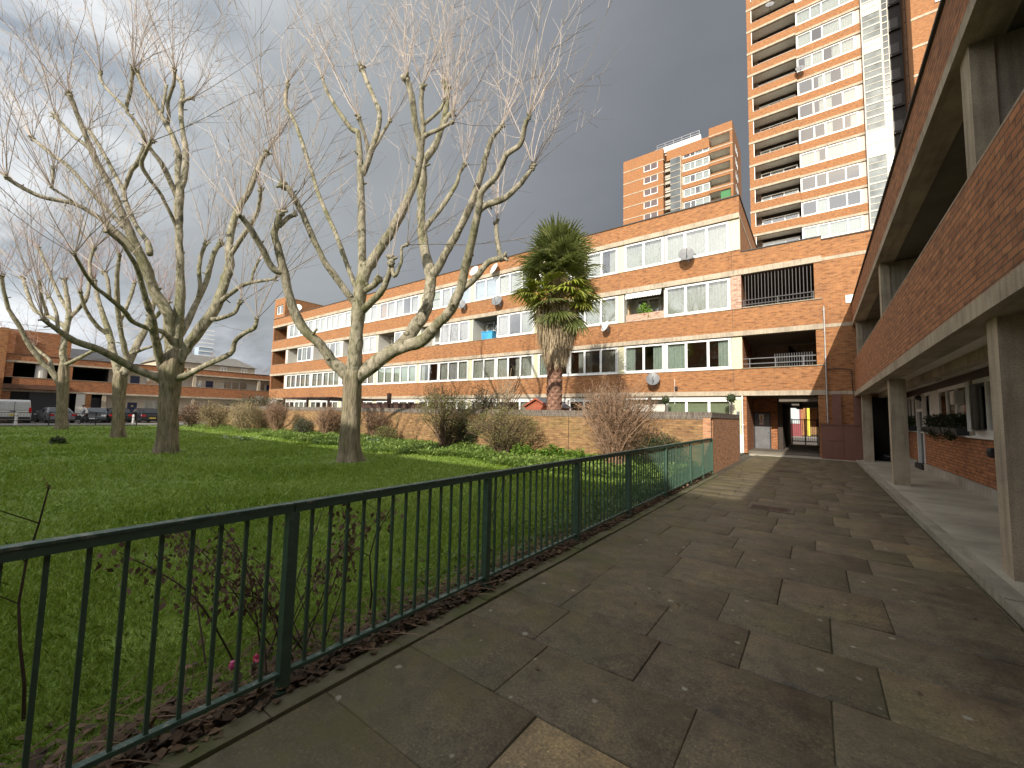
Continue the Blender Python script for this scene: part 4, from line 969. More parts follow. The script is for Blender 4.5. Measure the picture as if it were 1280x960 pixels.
# balcony contents
def at_y(px, py, Y): return pY(px, py, Y)
p = at_y(612, 412, YF + .6); t = thing('storage_box', 'bright blue plastic box standing on the recessed balcony left of the palm', 'box', (p.x, p.y, 7.32))
MB().prism([(p.x - .5, p.y - .3, 7.32), (p.x + .5, p.y - .3, 7.32), (p.x + .55, p.y - .33, 8.0), (p.x - .55, p.y - .33, 8.0)], (0, .5, 0)).build('tub', flat('sky blue plastic', (.06, .36, .62), .4), t); MB().box(p.x - .58, p.x + .58, p.y - .36, p.y + .2, 8.0, 8.06).build('lid', MATS['sky blue plastic'], t)
t = thing('bicycle', 'dark bicycle hung up behind the blue box on the recessed balcony', 'bicycle', (p.x, p.y + .5, 8.1))
for dx in (-.55, .5):
    q = MB(); ring = [(p.x + dx + .33 * math.cos(a * PI / 10), p.y + .4, 8.5 + .33 * math.sin(a * PI / 10)) for a in range(21)]; q.tube(ring, .03, 5, cap=False); q.build('wheel', BLACKM, t)
q = MB(); q.tube([(p.x - .55, p.y + .4, 8.5), (p.x - .2, p.y + .4, 8.85), (p.x + .3, p.y + .4, 8.85), (p.x + .5, p.y + .4, 8.5)], .025, 5); q.tube([(p.x - .2, p.y + .4, 8.85), (p.x, p.y + .4, 8.45), (p.x + .3, p.y + .4, 8.85)], .025, 5); q.build('bicycle_frame', BLACKM, t)
q = MB(); q.box(p.x + .2, p.x + .42, p.y + .35, p.y + .45, 8.93, 8.98); q.build('saddle', BLACKM, t)
p = at_y(805, 380, YF + .5); t = thing('potted_plant', 'bright green leafy pot plant on the recessed balcony beside the white awning', 'plant', (p.x, p.y, 7.4))
MB().lathe([(.13, 0), (.18, .3), (.19, .33)], (p.x, p.y, 7.4), 10).build('pot', flat('pale pot', (.55, .5, .45), .7), t)
LEAFB = leafmat('bright green leaf', [(.10, .18, .02), (.18, .31, .04), (.28, .42, .08)], .5, .4)
q = MB(); leaf_cloud(q, (p.x, p.y, 8.1), .42, 300, .16); leaf_cloud(q, (p.x + .3, p.y - .1, 7.8), .3, 120, .14); q.build('foliage', LEAFB, t)
t = thing('awning', 'white scalloped awning over the recessed balcony left of the top right dish', 'awning', (-7.9, YF, 9.0))
q = MB(); q.prism([(-9.0, YF + .05, 9.10), (-9.0, YF - .12, 8.92), (-9.0, YF - .13, 8.78), (-9.0, YF + .0, 8.93)], (2.1, 0, 0)); q.build('canvas', UPVC, t)
q = MB()
for i in range(14): q.prism([(-9.0 + i * .15, YF - .13, 8.80), (-8.85 + i * .15, YF - .13, 8.80), (-8.88 + i * .15, YF - .13, 8.73), (-8.97 + i * .15, YF - .13, 8.73)], (0, .01, 0))
q.build('scallop', UPVC, t)
p = at_y(782, 385, YF + .7); t = thing('cabinet', 'pale wooden cabinet with a dark vent on the recessed balcony at the right', 'cabinet', (p.x, p.y, 7.4))
MB().box(p.x - .22, p.x + .22, p.y, p.y + .4, 7.4, 8.6).build('body', flat('light timber', (.5, .36, .2), .6), t); MB().box(p.x - .08, p.x + .08, p.y - .01, p.y, 8.1, 8.4).build('vent', BLACKM, t)
t = thing('balcony_screen', 'brown and white patterned screen along the front of the recessed balcony at the right', 'screen', (-7.9, YF + .2, 7.4))
MB().box(-9.05, -6.85, YF + .2, YF + .23, 7.4, 7.85).build('screen', BRM, t)
# gardens behind the wall
p = at_y(944, 190, 16); sp = lambda x, y: at_y(x, y, 16.)
shd = thing('garden_shed', 'small red timber shed with grey felt roof beside the palm trunk', 'shed', (-10.3, 17, 0))
q = MB(); q.prism([(-11.1, 16, 0), (-9.75, 16, 0), (-9.75, 16, 2.05), (-10.45, 16, 2.44), (-11.1, 16, 2.1)], (0, 1.9, 0)); q.build('wall', flat('red timber', (.36, .10, .05), .7, var=.2), shd)
for a, b in (((-10.45, 2.46), (-9.62, 2.02)), ((-11.25, 2.03), (-10.45, 2.46))):
    q = MB(); q.prism([(a[0], 15.9, a[1]), (b[0], 15.9, b[1]), (b[0], 15.9, b[1] + .04), (a[0], 15.9, a[1] + .04)], (0, 2.1, 0)); q.build('roof', flat('grey felt', (.12, .13, .15), .8), shd)
q = MB(); q.prism([(-11.2, 15.88, 2.0), (-10.45, 15.88, 2.40), (-9.66, 15.88, 1.98), (-9.66, 15.88, 2.06), (-10.45, 15.88, 2.49), (-11.2, 15.88, 2.08)], (0, .02, 0)); q.build('barge_board', MATS['red timber'], shd)
gf = thing('garden_fence', 'dark brown timber garden fence with a tall post above the wall behind the plane trunk', 'fence', (-23, 16, 0))
q = MB(); q.box(-26.0, -18.3, 15.98, 16.02, 0, 2.15); q.build('panel', flat('dark timber', (.06, .03, .02), .8, var=.3), gf); q = MB(); q.box(-26.05, -18.2, 15.95, 16.05, 2.15, 2.22); q.build('rail', MATS['dark timber'], gf)
for x in (-21.65, -24.7): MB().box(x, x + .18, 15.9, 16.1, 0, 2.85 if x > -22 else 2.5).build('post', MATS['dark timber'], gf)
pg = thing('pergola', 'dark timber lean-to canopy in the garden behind the left of the wall', 'pergola', (-34, 18, 0))
q = MB(); q.box(-37.2, -29.5, 16.5, 22, 2.62, 2.72); q.build('roof', MATS['dark timber'], pg)
for x in (-37, -33, -29.8): MB().box(x, x + .14, 16.5, 16.64, 0, 2.62).build('post', MATS['dark timber'], pg)
LEAFY = leafmat('olive leaf', [(.10, .11, .03), (.20, .19, .06), (.30, .27, .10)], .6, .25)
for px, py, lab in ((832, 500, 'first round topiary ball from the left at the ground floor window'), (914, 498, 'darker round topiary ball at the right end of the ground floor window')):
    p = at_y(px, py, 22.6); t = thing('topiary_ball', lab, 'topiary', (p.x, p.y, 0))
    q = MB(); leaf_cloud(q, p, .24, 500, .06); q.blob(p, .2, wob=.1); q.build('foliage', LEAFD, t); MB().tube([(p.x, p.y, .3), (p.x, p.y, p.z)], .03, 6).build('stem', flat('brown stem', (.08, .05, .03), .8), t); MB().lathe([(.16, 0), (.22, .4), (.23, .42)], (p.x, p.y, 0), 12).build('pot', MATS['pale pot'], t)
p = at_y(812, 499, 23.3); t = thing('wall_light', 'round dark wall lamp on the grey ground floor wall above the garden wall', 'wall light', p)
MB().blob(p, .12, wob=0).build('lamp', BLACKM, t); MB().box(p.x - .03, p.x + .03, p.y, 24.01, p.z - .03, p.z + .03).build('bracket', BLACKM, t)

# ================================================================== BARE TREES
m, nt, bs = newmat('plane bark'); v = coords(nt, 'Object', (1, 1, .55))
f = noise_n(nt, v, 5.5, 6, .6, .6); r = ramp(nt, [(.28, (.06, .055, .035)), (.40, (.16, .145, .09)), (.48, (.31, .28, .19)), (.60, (.43, .38, .275)), (.76, (.58, .52, .40))], f)
g_ = ramp(nt, [(.48, (0, 0, 0)), (.66, (1, 1, 1))], noise_n(nt, v, .9, 6, .65)); mm = nt.nodes.new('ShaderNodeMath'); mm.operation = 'MULTIPLY'; mm.inputs[1].default_value = .65; nt.links.new(g_.outputs[0], mm.inputs[0])
c = mixc(nt, r.outputs[0], (.15, .155, .05), mm.outputs[0])
fine = noise_n(nt, coords(nt, 'Object', (30, 30, 7)), 1.0, 5, .7); c = mixc(nt, c, ramp(nt, [(.35, (.55, .55, .55)), (.6, (1.1, 1.1, 1.1))], fine).outputs[0], .8, 'MULTIPLY')
nt.links.new(c, bs.inputs['Base Color']); bs.inputs['Roughness'].default_value = .9; bump(nt, bs, fine, 1.0, .035); BARK = m
m, nt, bs = newmat('ridged trunk bark'); v = coords(nt, 'Object')
fine = noise_n(nt, coords(nt, 'Object', (16, 16, 2.4)), 1.0, 6, .65, .4); r = ramp(nt, [(.3, (.09, .077, .055)), (.5, (.24, .205, .15)), (.7, (.38, .33, .24))], fine)
g_ = noise_n(nt, v, 1.5, 5, .6); c = mixc(nt, r.outputs[0], ramp(nt, [(.35, (.8, .85, .65)), (.6, (1.1, 1.05, 1))], g_).outputs[0], 1., 'MULTIPLY')
nt.links.new(c, bs.inputs['Base Color']); bs.inputs['Roughness'].default_value = .95; bump(nt, bs, fine, 1., .05); BARKT = m
TWIG = flat('pale twig bark', (.44, .365, .30), .8, var=.25, scale=2)
TWIGP = flat('pinkish twig bark', (.45, .34, .31), .8, var=.25, scale=2)
DEPTHV = Vector(RM[:, 2])
def smooth_path(pts, sub=4):
    out = []
    n = len(pts)
    for i in range(n - 1):
        p0 = pts[max(i - 1, 0)]; p1 = pts[i]; p2 = pts[i + 1]; p3 = pts[min(i + 2, n - 1)]
        for k in range(sub):
            t = k / sub
            q = [.5 * ((2 * b) + (-a + c) * t + (2 * a - 5 * b + 4 * c - d) * t * t + (-a + 3 * b - 3 * c + d) * t ** 3) for a, b, c, d in zip(p0, p1, p2, p3)]
            out.append(q)
    out.append(list(pts[-1])); return out
def perp(d):
    a = Vector((random.gauss(0, 1), random.gauss(0, 1), random.gauss(0, 1))); return (a - d * a.dot(d)).normalized()
def shoot(mb, p, d, L, r, side=5, up=.12, n=3, m=0, sub=True):
    pts = [p.copy()]; d = d.normalized(); k = 7 if sub else 4
    bend = Vector((random.gauss(0, .07), random.gauss(0, .07), up))
    for i in range(k):
        d = (d + bend * .5 + Vector((random.gauss(0, .07), random.gauss(0, .07), random.gauss(0, .05)))).normalized()
        pts.append(pts[-1] + d * (L / k))
    mb.tube(pts, [max(.0032, r * (1 - .8 * i / k)) for i in range(k + 1)], n, m, cap=False)
    if sub:
        for _ in range(side):
            i = random.randint(1, k - 1); t = (pts[i + 1] - pts[i]).normalized()
            dd = (t + perp(t) * random.uniform(.5, 1.0)).normalized()
            shoot(mb, pts[i].lerp(pts[i + 1], random.random()), dd, L * random.uniform(.12, .34), r * .5, 0, .1, n, m, False)
class Tree:
    def __init__(s, label, base, depth, group, twigm, seed, tw=(12, 3.2), dvar=.35):
        random.seed(seed); s.depth = depth; s.base = base; s.pix = []; s.tw = tw; s.dvar = dvar
        s.t = thing('plane_tree', label, 'tree', base, group=group); s.tmb = MB(); s.twigs = MB(); s.twigm = twigm; s.limbs = []
    def off(s, x, y):
        if not s.pix: return 0.
        return min(s.pix, key=lambda q: (q[0] - x) ** 2 + (q[1] - y) ** 2)[2]
    def path(s, pts, trunk=False, slope=None, knuckle=True, n=10, shoots=None, sprays=0):
        o0 = s.off(*pts[0][:2]); L = 0; acc = [0]
        for a, b in zip(pts[:-1], pts[1:]): L += math.hypot(a[0] - b[0], a[1] - b[1]); acc.append(L)
        sl = slope if slope is not None else random.uniform(-s.dvar, s.dvar)
        P = smooth_path([(x, y, r, o0 + sl * (a / F * s.depth)) for (x, y, r), a in zip(pts, acc)], 4)
        W = []; Rr = []
        for x, y, r, o in P:
            dd = s.depth + o; W.append(at(x, y, dd)); Rr.append(max(.010, .76 * r * dd / F / math.sqrt(1 + ((x - 640) / F) ** 2))); s.pix.append((x, y, o))
        if not trunk:
            for i in range(1, len(W) - 1): W[i] = W[i] + perp(Vector((0, 0, 1))) * random.uniform(0, Rr[i] * .15)
        q = MB(); q.tube(W, Rr, n, 0, True, wob=.24)
        for i in range(3, len(W) - 3):
            if random.random() < .10: q.blob(W[i] + perp((W[i + 1] - W[i]).normalized()) * Rr[i] * .8, Rr[i] * random.uniform(.3, .55), n=6, rings=4, wob=.5)
            if random.random() < .05 and Rr[i] < .16: dd = (perp((W[i + 1] - W[i]).normalized()) + Vector((0, 0, .4))).normalized(); q.tube([W[i], W[i] + dd * Rr[i] * random.uniform(1.6, 3)], [Rr[i] * .35, Rr[i] * .25], 6)
        if knuckle:
            e = W[-1]; d = (W[-1] - W[-2]).normalized(); R_ = Rr[-1]
            for _ in range(5): q.blob(e + perp(d) * R_ * .7 + d * random.uniform(-1.2, .6) * R_, R_ * random.uniform(.7, 1.15), n=7, rings=4, wob=.5)
            for _ in range(3):
                dd = (perp(d) + d * .7).normalized(); q.tube([e, e + dd * R_ * 2.4], [R_ * .6, R_ * .4], 6)
            N_ = s.tw[0] if shoots is None else shoots
            for _ in range(N_):
                dd = (Vector((0, 0, 1)) * random.uniform(.5, 1.1) + d * random.uniform(.2, .9) + perp(d) * random.uniform(.15, 1.0)).normalized()
                shoot(s.twigs, e + dd * R_ * .5, dd, s.tw[1] * random.uniform(.45, 1.2), random.uniform(.009, .0165), side=8)
        for _ in range(sprays):
            i = random.randint(len(W) // 3, len(W) - 2); d = (W[i + 1] - W[i]).normalized()
            dd = (perp(d) + Vector((0, 0, .6))).normalized(); shoot(s.twigs, W[i], dd, s.tw[1] * random.uniform(.2, .6), .008, side=4)
        return q
    def trunk(s, pts, k_=.74, flare=1.5):
        q = MB(); P = smooth_path(pts, 5); W = []; R = []
        for x, y, r in P: W.append(at(x, y, s.depth)); R.append(k_ * r * s.depth / F / math.sqrt(1 + ((x - 640) / F) ** 2)); s.pix.append((x, y, 0.))
        W[0].z = -.15
        ph = random.random() * 6
        def lobes(i, a):
            h = W[i].z; k = math.exp(-max(0, h) / .33)
            return 1 + k * (.30 * (math.cos(a * 4 + ph) + .6 * math.cos(a * 7 + ph * 2)) * .8 + .1) + .085 * math.cos(a * 5 + ph + h * .5) + .03 * math.cos(a * 11 + h * 2)
        q.tube(W, R, 36, 0, True, wob=.10, lobes=lobes)
        o = q.build('trunk', BARKT, s.t, smooth=True); return o
    def limb(s, pts, **k):
        q = s.path(pts, **k); return q.build('limb', BARK, s.t, smooth=True)
    def done(s):
        s.twigs.build('twigs', s.twigm, s.t)
G_T = 'pollarded plane trees on the lawn'
b = gz(437, 578)
T = Tree('pollarded plane tree with a forked grey trunk on the lawn, nearest to the railing', (b.x, b.y, 0), (b - Vector((0, 0, EYE))).dot(DEPTHV), G_T, TWIG, 3, (9, 4.4))
T.trunk([(437, 584, 21), (437, 575, 19.5), (437, 560, 17.5), (438, 530, 16.5), (439, 505, 15.5), (440, 485, 15.5), (441, 472, 15), (443, 462, 12)])
T.limb([(441, 476, 13), (443, 455, 12.5), (445, 420, 11.3), (448, 392, 11), (450, 362, 11), (458, 336, 9.5), (465, 330, 9)], slope=0, knuckle=False, n=14)
T.limb([(452, 345, 7), (452.5, 325, 6.8), (452, 284, 6.5), (451, 240, 6.3), (449.8, 206, 5.2), (447.7, 167, 4.5), (440, 162, 3.8), (424, 140, 3.5), (409, 115, 3), (403, 98, 2.2)], slope=.12)
T.limb([(450, 218, 5.5), (454, 214, 5.8), (463, 192, 5), (474.8, 148, 4.5), (467.5, 123, 4), (457, 98, 4), (453, 85, 4.2)], slope=.3)
T.limb([(461, 190, 3.5), (455, 167, 3), (447.7, 146, 3)], slope=-.3)
T.limb([(466, 186, 3), (473, 176, 3), (487, 152, 2.6)], slope=.4)
T.limb([(458, 338, 8), (466, 326, 8.5), (478, 306, 8), (495, 279, 7.4), (516, 236, 6.2), (524, 203, 6), (526, 186, 6), (520, 160, 5.5), (514, 119, 5), (508, 98, 5)], slope=-.22, n=12)
T.limb([(526, 190, 4.5), (529, 165, 4.4), (526.7, 133, 3.6), (527.7, 108, 4)], slope=-.2)
T.limb([(529, 156, 3), (549.6, 138, 2.6), (554, 127, 2.4)], slope=.3)
T.limb([(530, 170, 3.5), (541, 165, 3.4), (552, 160, 3), (566, 152, 2.6)], slope=-.4)
T.limb([(455, 364, 5), (466, 357, 5), (474, 350, 5.5)], shoots=2, slope=-.4)
T.limb([(453, 388, 6.5), (464, 378, 6), (478, 363, 5.4), (487, 340, 5), (489, 325, 5)], shoots=5, slope=-.5)
T.limb([(490, 330, 3), (493, 345, 3.6), (499, 335, 2.6), (502, 325, 2.6), (502, 310, 2.2), (509, 306, 2.4)], shoots=5, slope=-.1)
T.limb([(446, 384, 6), (438, 371, 5.7), (419, 346, 5.6), (403, 322, 5.2), (388, 290, 5), (375, 261, 5), (362, 238, 5.5), (354, 231, 5.5)], slope=-.3, n=12)
T.limb([(446, 362, 4.5), (436, 338, 4.2), (422, 298, 4), (401, 250, 3.6), (386, 204, 3.5), (370, 156, 3.3), (357, 130, 3.5), (360, 104, 2.8)], slope=.5)
T.limb([(438, 474, 11), (428, 462, 10), (416, 452, 9), (400, 431, 8.6), (378, 409, 8.5), (363, 374, 8), (354, 334, 7.6), (348, 312, 7), (343, 292, 6.2), (348, 277, 6), (351, 265, 5.5)], slope=-.25, n=14)
T.limb([(355, 340, 6.6), (342, 336, 6.2), (329, 313, 6), (311, 284, 5.3), (301, 270, 4.6)], slope=-.5)
T.limb([(349, 283, 4), (360, 272, 4), (368, 268, 3.4)], slope=.4, shoots=6)
T.limb([(440, 480, 12), (452, 468, 12), (480, 445, 12.5), (502, 431, 12), (518, 410, 10.3), (530, 392, 9.6), (535.5, 371, 9), (538, 347, 9), (530, 306, 7.8), (527, 282, 7.4), (526.5, 250, 7), (528, 225, 7), (530, 204, 6), (543, 183, 5.3), (554, 154, 4.6), (559, 119, 4.2), (558, 107, 4.6)], slope=.2, n=14)
T.limb([(552, 160, 4), (559, 147, 3.6), (565, 141, 3.6)], slope=.4, shoots=6)
T.limb([(529, 288, 5), (538, 276, 4.4), (552, 260, 4), (570, 231, 3.4), (574, 218, 3), (581, 206, 3)], slope=.3)
T.limb([(538, 348, 7.5), (547, 336, 6.8), (560, 311, 6.2), (573, 289, 6), (587, 260, 6), (596, 235, 5.5), (604, 208, 5), (610, 187, 4.6), (616, 171, 4.4), (628, 157, 3)], slope=-.2, n=12)
T.limb([(500, 436, 10), (512, 431, 10), (526, 426, 10), (546, 406, 9), (563, 387, 8.5), (576, 360, 7.6), (584, 327, 7), (592, 292, 6.5), (598, 262, 6), (602, 240, 5.2), (620, 221, 4.8), (633, 194, 4.5), (650, 181, 4), (656, 158, 4), (661, 146, 3)], slope=-.35, n=14)
T.limb([(597, 266, 5.5), (606, 257, 5.5), (630, 248, 5), (648, 232, 4.5), (660, 218, 3.6), (666, 208, 3.4)], slope=-.2)
T.limb([(575, 364, 5.5), (595, 347, 5), (611, 328, 5), (630, 322, 4.6)], slope=-.3, shoots=0)
T.limb([(628, 324, 4.6), (624, 315, 4.2), (621, 296, 3.6), (620.5, 279, 3.4)], slope=0, shoots=8)
T.done()
b = gz(208, 567)
T = Tree('big pollarded plane tree with the stoutest ridged trunk and long mossy limbs', (b.x, b.y, 0), (b - Vector((0, 0, EYE))).dot(DEPTHV), G_T, TWIG, 5, (9, 4.2))
T.trunk([(208, 574, 25), (208, 566, 23.5), (209, 545, 19.5), (210, 515, 17.5), (212, 485, 18.5), (214, 465, 20.5), (217, 450, 18), (219, 436, 12)], flare=1.6)
T.limb([(216, 458, 16), (218, 437, 14), (223, 400, 10), (226, 361, 8), (224.5, 315, 7.5), (223, 274, 7.5), (224.5, 246, 8), (226, 232, 7)], slope=0, knuckle=False, n=14)
T.limb([(222, 246, 6), (217, 236, 5.3), (204, 208, 5), (193, 193, 4.2), (186, 184, 3.6)], slope=-.4, shoots=6)
T.limb([(224, 240, 6), (222, 212, 5.7), (223, 192, 6), (214.6, 169, 5.5), (206, 152, 5), (194, 131, 4.2), (181, 112, 4.2), (171, 90, 4.2)], slope=.2)
T.limb([(209, 158, 3.6), (211, 145, 3.4), (210, 127, 3.5), (216.7, 106, 3.2), (218.7, 88, 3)], slope=-.3)
T.limb([(202, 142, 3), (206, 121, 2.6), (208, 108, 2.4)], slope=.4, shoots=5)
T.limb([(226, 236, 6.5), (231, 217, 6), (232, 187, 5.5), (228, 162, 4.3), (226, 137, 4.4), (229, 117, 3.6), (226, 102, 3.4)], slope=.3)
T.limb([(228, 128, 3), (234, 124, 3), (240, 123, 2.8)], slope=.2, shoots=8)
T.limb([(222, 288, 4), (219, 280, 3.6), (202, 245, 3.5), (185, 221, 3.8), (177, 205, 4), (183, 188, 3.6), (190, 176, 3.8)], slope=-.5)
T.limb([(214, 440, 11), (212, 407, 10.5), (211, 393, 10.5), (194, 366, 10.5), (180, 330, 9.8), (166, 298, 8.6), (154, 271, 8), (144, 246, 7), (129, 217, 6.5), (119, 198, 6.3), (114, 186, 6), (104, 162, 5), (96, 141, 5), (86.5, 118, 4.6)], slope=-.2, n=14)
T.limb([(116, 190, 5), (108, 182, 4.6), (92, 170, 4.2), (77, 155, 4.2), (69, 145, 4.4)], slope=.5)
T.limb([(187, 318, 6), (185, 304, 5.6), (171, 283, 5), (158, 256, 5), (154, 237, 4.5), (144, 219, 4), (134, 200, 4), (119, 174, 4), (110, 162, 3.4)], slope=.4)
T.limb([(155, 238, 4), (164.6, 213, 4), (172, 203, 4.6), (181, 176, 4.4), (167, 149, 4), (158, 137, 3.6), (164, 108, 3.6), (167, 85, 3.8)], slope=-.2)
T.limb([(160, 138, 3), (154, 132, 3), (129, 105, 3), (125, 91, 3.2)], slope=.3)
T.limb([(176, 322, 7), (160, 304, 6.6), (133, 279, 6), (112.5, 265, 5.5), (90, 254, 5), (52, 246, 4.6), (27, 234, 4.8), (14, 226, 4.6), (9, 222, 4.6)], slope=-.35)
T.limb([(154, 284, 5), (142, 271, 4.6), (117, 244, 4.5), (94, 217, 4.2), (79, 202, 4), (68, 196, 4), (52, 182, 4), (41, 174, 4)], slope=.3)
T.limb([(95, 255, 3.4), (84, 247, 3), (65, 235, 3)], slope=-.4)
T.limb([(65, 236, 2.6), (66, 222, 2.6), (67, 210, 3)], slope=0, shoots=5)
T.limb([(206, 466, 9), (201, 454, 8.5), (194, 424, 8), (190, 396, 6.8), (180, 366, 5.6), (172, 337, 5), (158, 312, 4.6), (150, 302, 4.2), (134, 289, 4)], slope=-.6)
T.limb([(222, 452, 10), (231, 437, 10), (253, 407, 9.7), (269, 385, 9.4), (280, 355, 8.6), (287, 330, 7.6), (286, 312, 6.4), (290, 285, 6), (297, 263, 5.6), (309, 243, 5), (320, 218, 4.5), (327, 200, 4.1), (333, 191, 4.1)], slope=.2, n=14)
T.limb([(287, 322, 5), (292, 313, 4.6), (302, 298, 4.2), (320, 269, 3.6), (324, 252, 3.4), (326, 236, 3.4)], slope=-.4)
T.limb([(277, 376, 5), (283, 371, 4.4), (301, 358, 4), (315, 353, 3.4), (344, 348.7, 2.4)], slope=-.5, shoots=5)
T.limb([(314, 353, 2.6), (317, 340, 2.4), (323, 326, 2.2)], slope=.2, shoots=6)
T.limb([(262, 398, 5), (270, 399, 4.4), (284, 395, 4), (294, 390, 3.6), (300, 378, 3.2)], slope=-.4, shoots=5)
T.limb([(222, 426, 7), (231, 409, 6.4), (247, 375, 5.6), (258, 352, 5), (266, 320, 4.6), (276, 304, 4)], slope=.6)
T.limb([(248, 372, 4), (250, 360, 3.8), (249, 334, 3.6), (253, 315, 3.6), (258, 304, 3.6)], slope=.2)
T.limb([(222, 472, 8), (231, 470, 6.6), (258, 456, 5.2), (288, 442, 4.8), (294, 427, 4.6), (306, 416, 4.4), (318, 410, 4), (321, 399, 2.8)], slope=-.3, shoots=7, sprays=3)
T.limb([(208, 480, 10), (198, 473, 8.6), (163, 458, 8.2), (125, 437, 8), (93, 426, 7), (70, 411, 6), (55, 400, 5)], slope=-.5, sprays=6)
T.limb([(72, 412, 4), (70, 390, 3.4), (62, 372, 3.4)], slope=.3)
T.limb([(218, 434, 6), (205, 416, 5.2), (187, 411, 5), (166, 402, 4.6), (154.5, 388, 5), (137, 373, 4.6), (114, 353, 4), (93, 318, 3.6)], slope=-.8, sprays=5)
T.limb([(137, 372, 4), (135, 352, 4), (131, 341, 4)], slope=.2)
T.limb([(115, 354, 3.4), (112, 330, 3.2), (118, 310, 3)], slope=.2)
T.done()
b = gz(147, 547)
T = Tree('slimmer pollarded plane tree with a grooved trunk between the two other left trees', (b.x, b.y, 0), (b - Vector((0, 0, EYE))).dot(DEPTHV), G_T, TWIGP, 8, (14, 3.6), .5)
T.trunk([(147, 550, 13.5), (147, 544, 12), (148, 520, 10.5), (149, 495, 11.5), (150, 474, 13), (151, 464, 10)], .7)
T.limb([(148, 476, 9), (146, 460, 8), (141, 437, 7), (136, 415, 6), (128, 392, 5), (122, 372, 4), (118, 350, 3.6)], slope=.3, sprays=6)
T.limb([(153, 470, 9), (163, 449, 7.5), (175, 425, 6.5), (184, 408, 6), (190, 385, 5), (196, 362, 4)], slope=.5, sprays=6)
T.limb([(160, 452, 6), (156, 437, 5.4), (149, 402, 5), (146, 367, 5), (147, 338, 4), (150, 318, 3.4)], slope=-.3, sprays=6)
T.limb([(136, 418, 5), (122, 408, 4.6), (108, 388, 4), (100, 365, 3.6)], slope=-.5, sprays=6)
T.limb([(185, 406, 4), (197, 394, 3.8), (210, 378, 3.4)], slope=.4, sprays=3)
T.limb([(170, 440, 3.4), (180, 436, 3), (192, 432, 2.6), (204, 420, 2.4)], slope=-.4, shoots=5)
T.limb([(150, 402, 3.6), (160, 380, 3.4), (168, 355, 3.2)], slope=.6, sprays=4)
T.done()
b = gz(78, 537)
T = Tree('farthest pollarded plane tree with a bright lichened fork, near the parked van', (b.x, b.y, 0), (b - Vector((0, 0, EYE))).dot(DEPTHV), G_T, TWIGP, 9, (14, 3.8), .5)
T.trunk([(77, 540, 11.5), (77, 535, 10.5), (78, 510, 9.4), (79, 484, 9.6), (80, 470, 9.6), (80, 455, 8)], .78)
T.limb([(80, 460, 8), (79, 436, 6.6), (82, 415, 6), (86, 395, 5.4), (84, 372, 4.6), (80, 350, 4)], slope=.2, sprays=8)
T.limb([(76, 482, 7), (68, 468, 6.2), (52, 452, 6), (36, 430, 5.3), (22, 404, 5), (11, 386, 4.6), (4, 360, 4), (2, 345, 4)], slope=-.3, sprays=8)
T.limb([(82, 456, 5), (92, 451, 4.4), (106, 444, 3.8), (118, 437, 3.2)], slope=-.3, shoots=6)
T.limb([(66, 464, 4), (62, 450, 3.6), (50, 440, 3.4), (40, 432, 3)], slope=.4, shoots=5)
T.limb([(84, 400, 5), (96, 388, 4.4), (108, 372, 4.2), (112, 350, 3.4)], slope=.4, sprays=6)
T.limb([(83, 410, 5), (66, 398, 4.6), (44, 388, 4.4), (34, 365, 4), (29, 348, 3.6)], slope=.5, sprays=6)
T.limb([(60, 395, 3.6), (52, 372, 3.4), (50, 352, 3.2)], slope=-.4, sprays=4)
T.limb([(86, 392, 4), (72, 365, 3.6), (58, 332, 3.4), (48, 310, 3)], slope=.4, sprays=6)
T.done()
# ================================================================== PALM
random.seed(21)
PYY = 15.4
pb = pY(693, 500, PYY); pt = pY(692, 455, PYY); pc = pY(697, 352, PYY); ptop = pY(700, 285, PYY)
PM = thing('fan_palm', 'tall fan palm with a shaggy brown skirt of dead fronds rising behind the garden wall', 'palm tree', (pb.x, PYY, 0))
m, nt, bs = newmat('palm trunk bark'); v = coords(nt, 'Object'); f = noise_n(nt, v, 9, 5)
r = ramp(nt, [(.3, (.13, .065, .045)), (.55, (.30, .165, .11)), (.75, (.42, .27, .18))], f); nt.links.new(r.outputs[0], bs.inputs['Base Color']); bs.inputs['Roughness'].default_value = .9; bump(nt, bs, f, .6, .02)
q = MB(); q.tube([(pb.x, PYY, -.1), (pb.x, PYY, 2), (pb.x - .02, PYY, pt.z), (pc.x, PYY, pc.z + .6)], [.36, .31, .29, .26], 14, wob=.1)
z = .3; k = 0
while z < pt.z + .4:      # leaf-base scales in a lattice
    for j in range(7):
        a = 2 * PI * (j + (k % 2) * .5) / 7; rr = .30; c = Vector((pb.x + rr * math.cos(a), PYY + rr * math.sin(a), z)); tn = Vector((-math.sin(a), math.cos(a), 0)); ou = Vector((math.cos(a), math.sin(a), 0))
        q.poly([c - tn * .13, c + ou * .0 + Vector((0, 0, -.14)), c + tn * .13, c + ou * .08 + Vector((0, 0, .17))]); q.poly([c - tn * .13, c + ou * .08 + Vector((0, 0, .17)), c + Vector((0, 0, .1)) - ou * .05])
    z += .155; k += 1
q.build('trunk', m, PM)
PLEAF = [leafmat('palm leaf', [(.10, .125, .03), (.18, .21, .055), (.30, .31, .11)], .5, .4), leafmat('yellow green palm leaf', [(.20, .24, .03), (.34, .38, .055), (.48, .48, .11)], .45, .25), leafmat('dead palm leaf', [(.28, .20, .12), (.44, .34, .215), (.60, .49, .33)], .9, .1)]
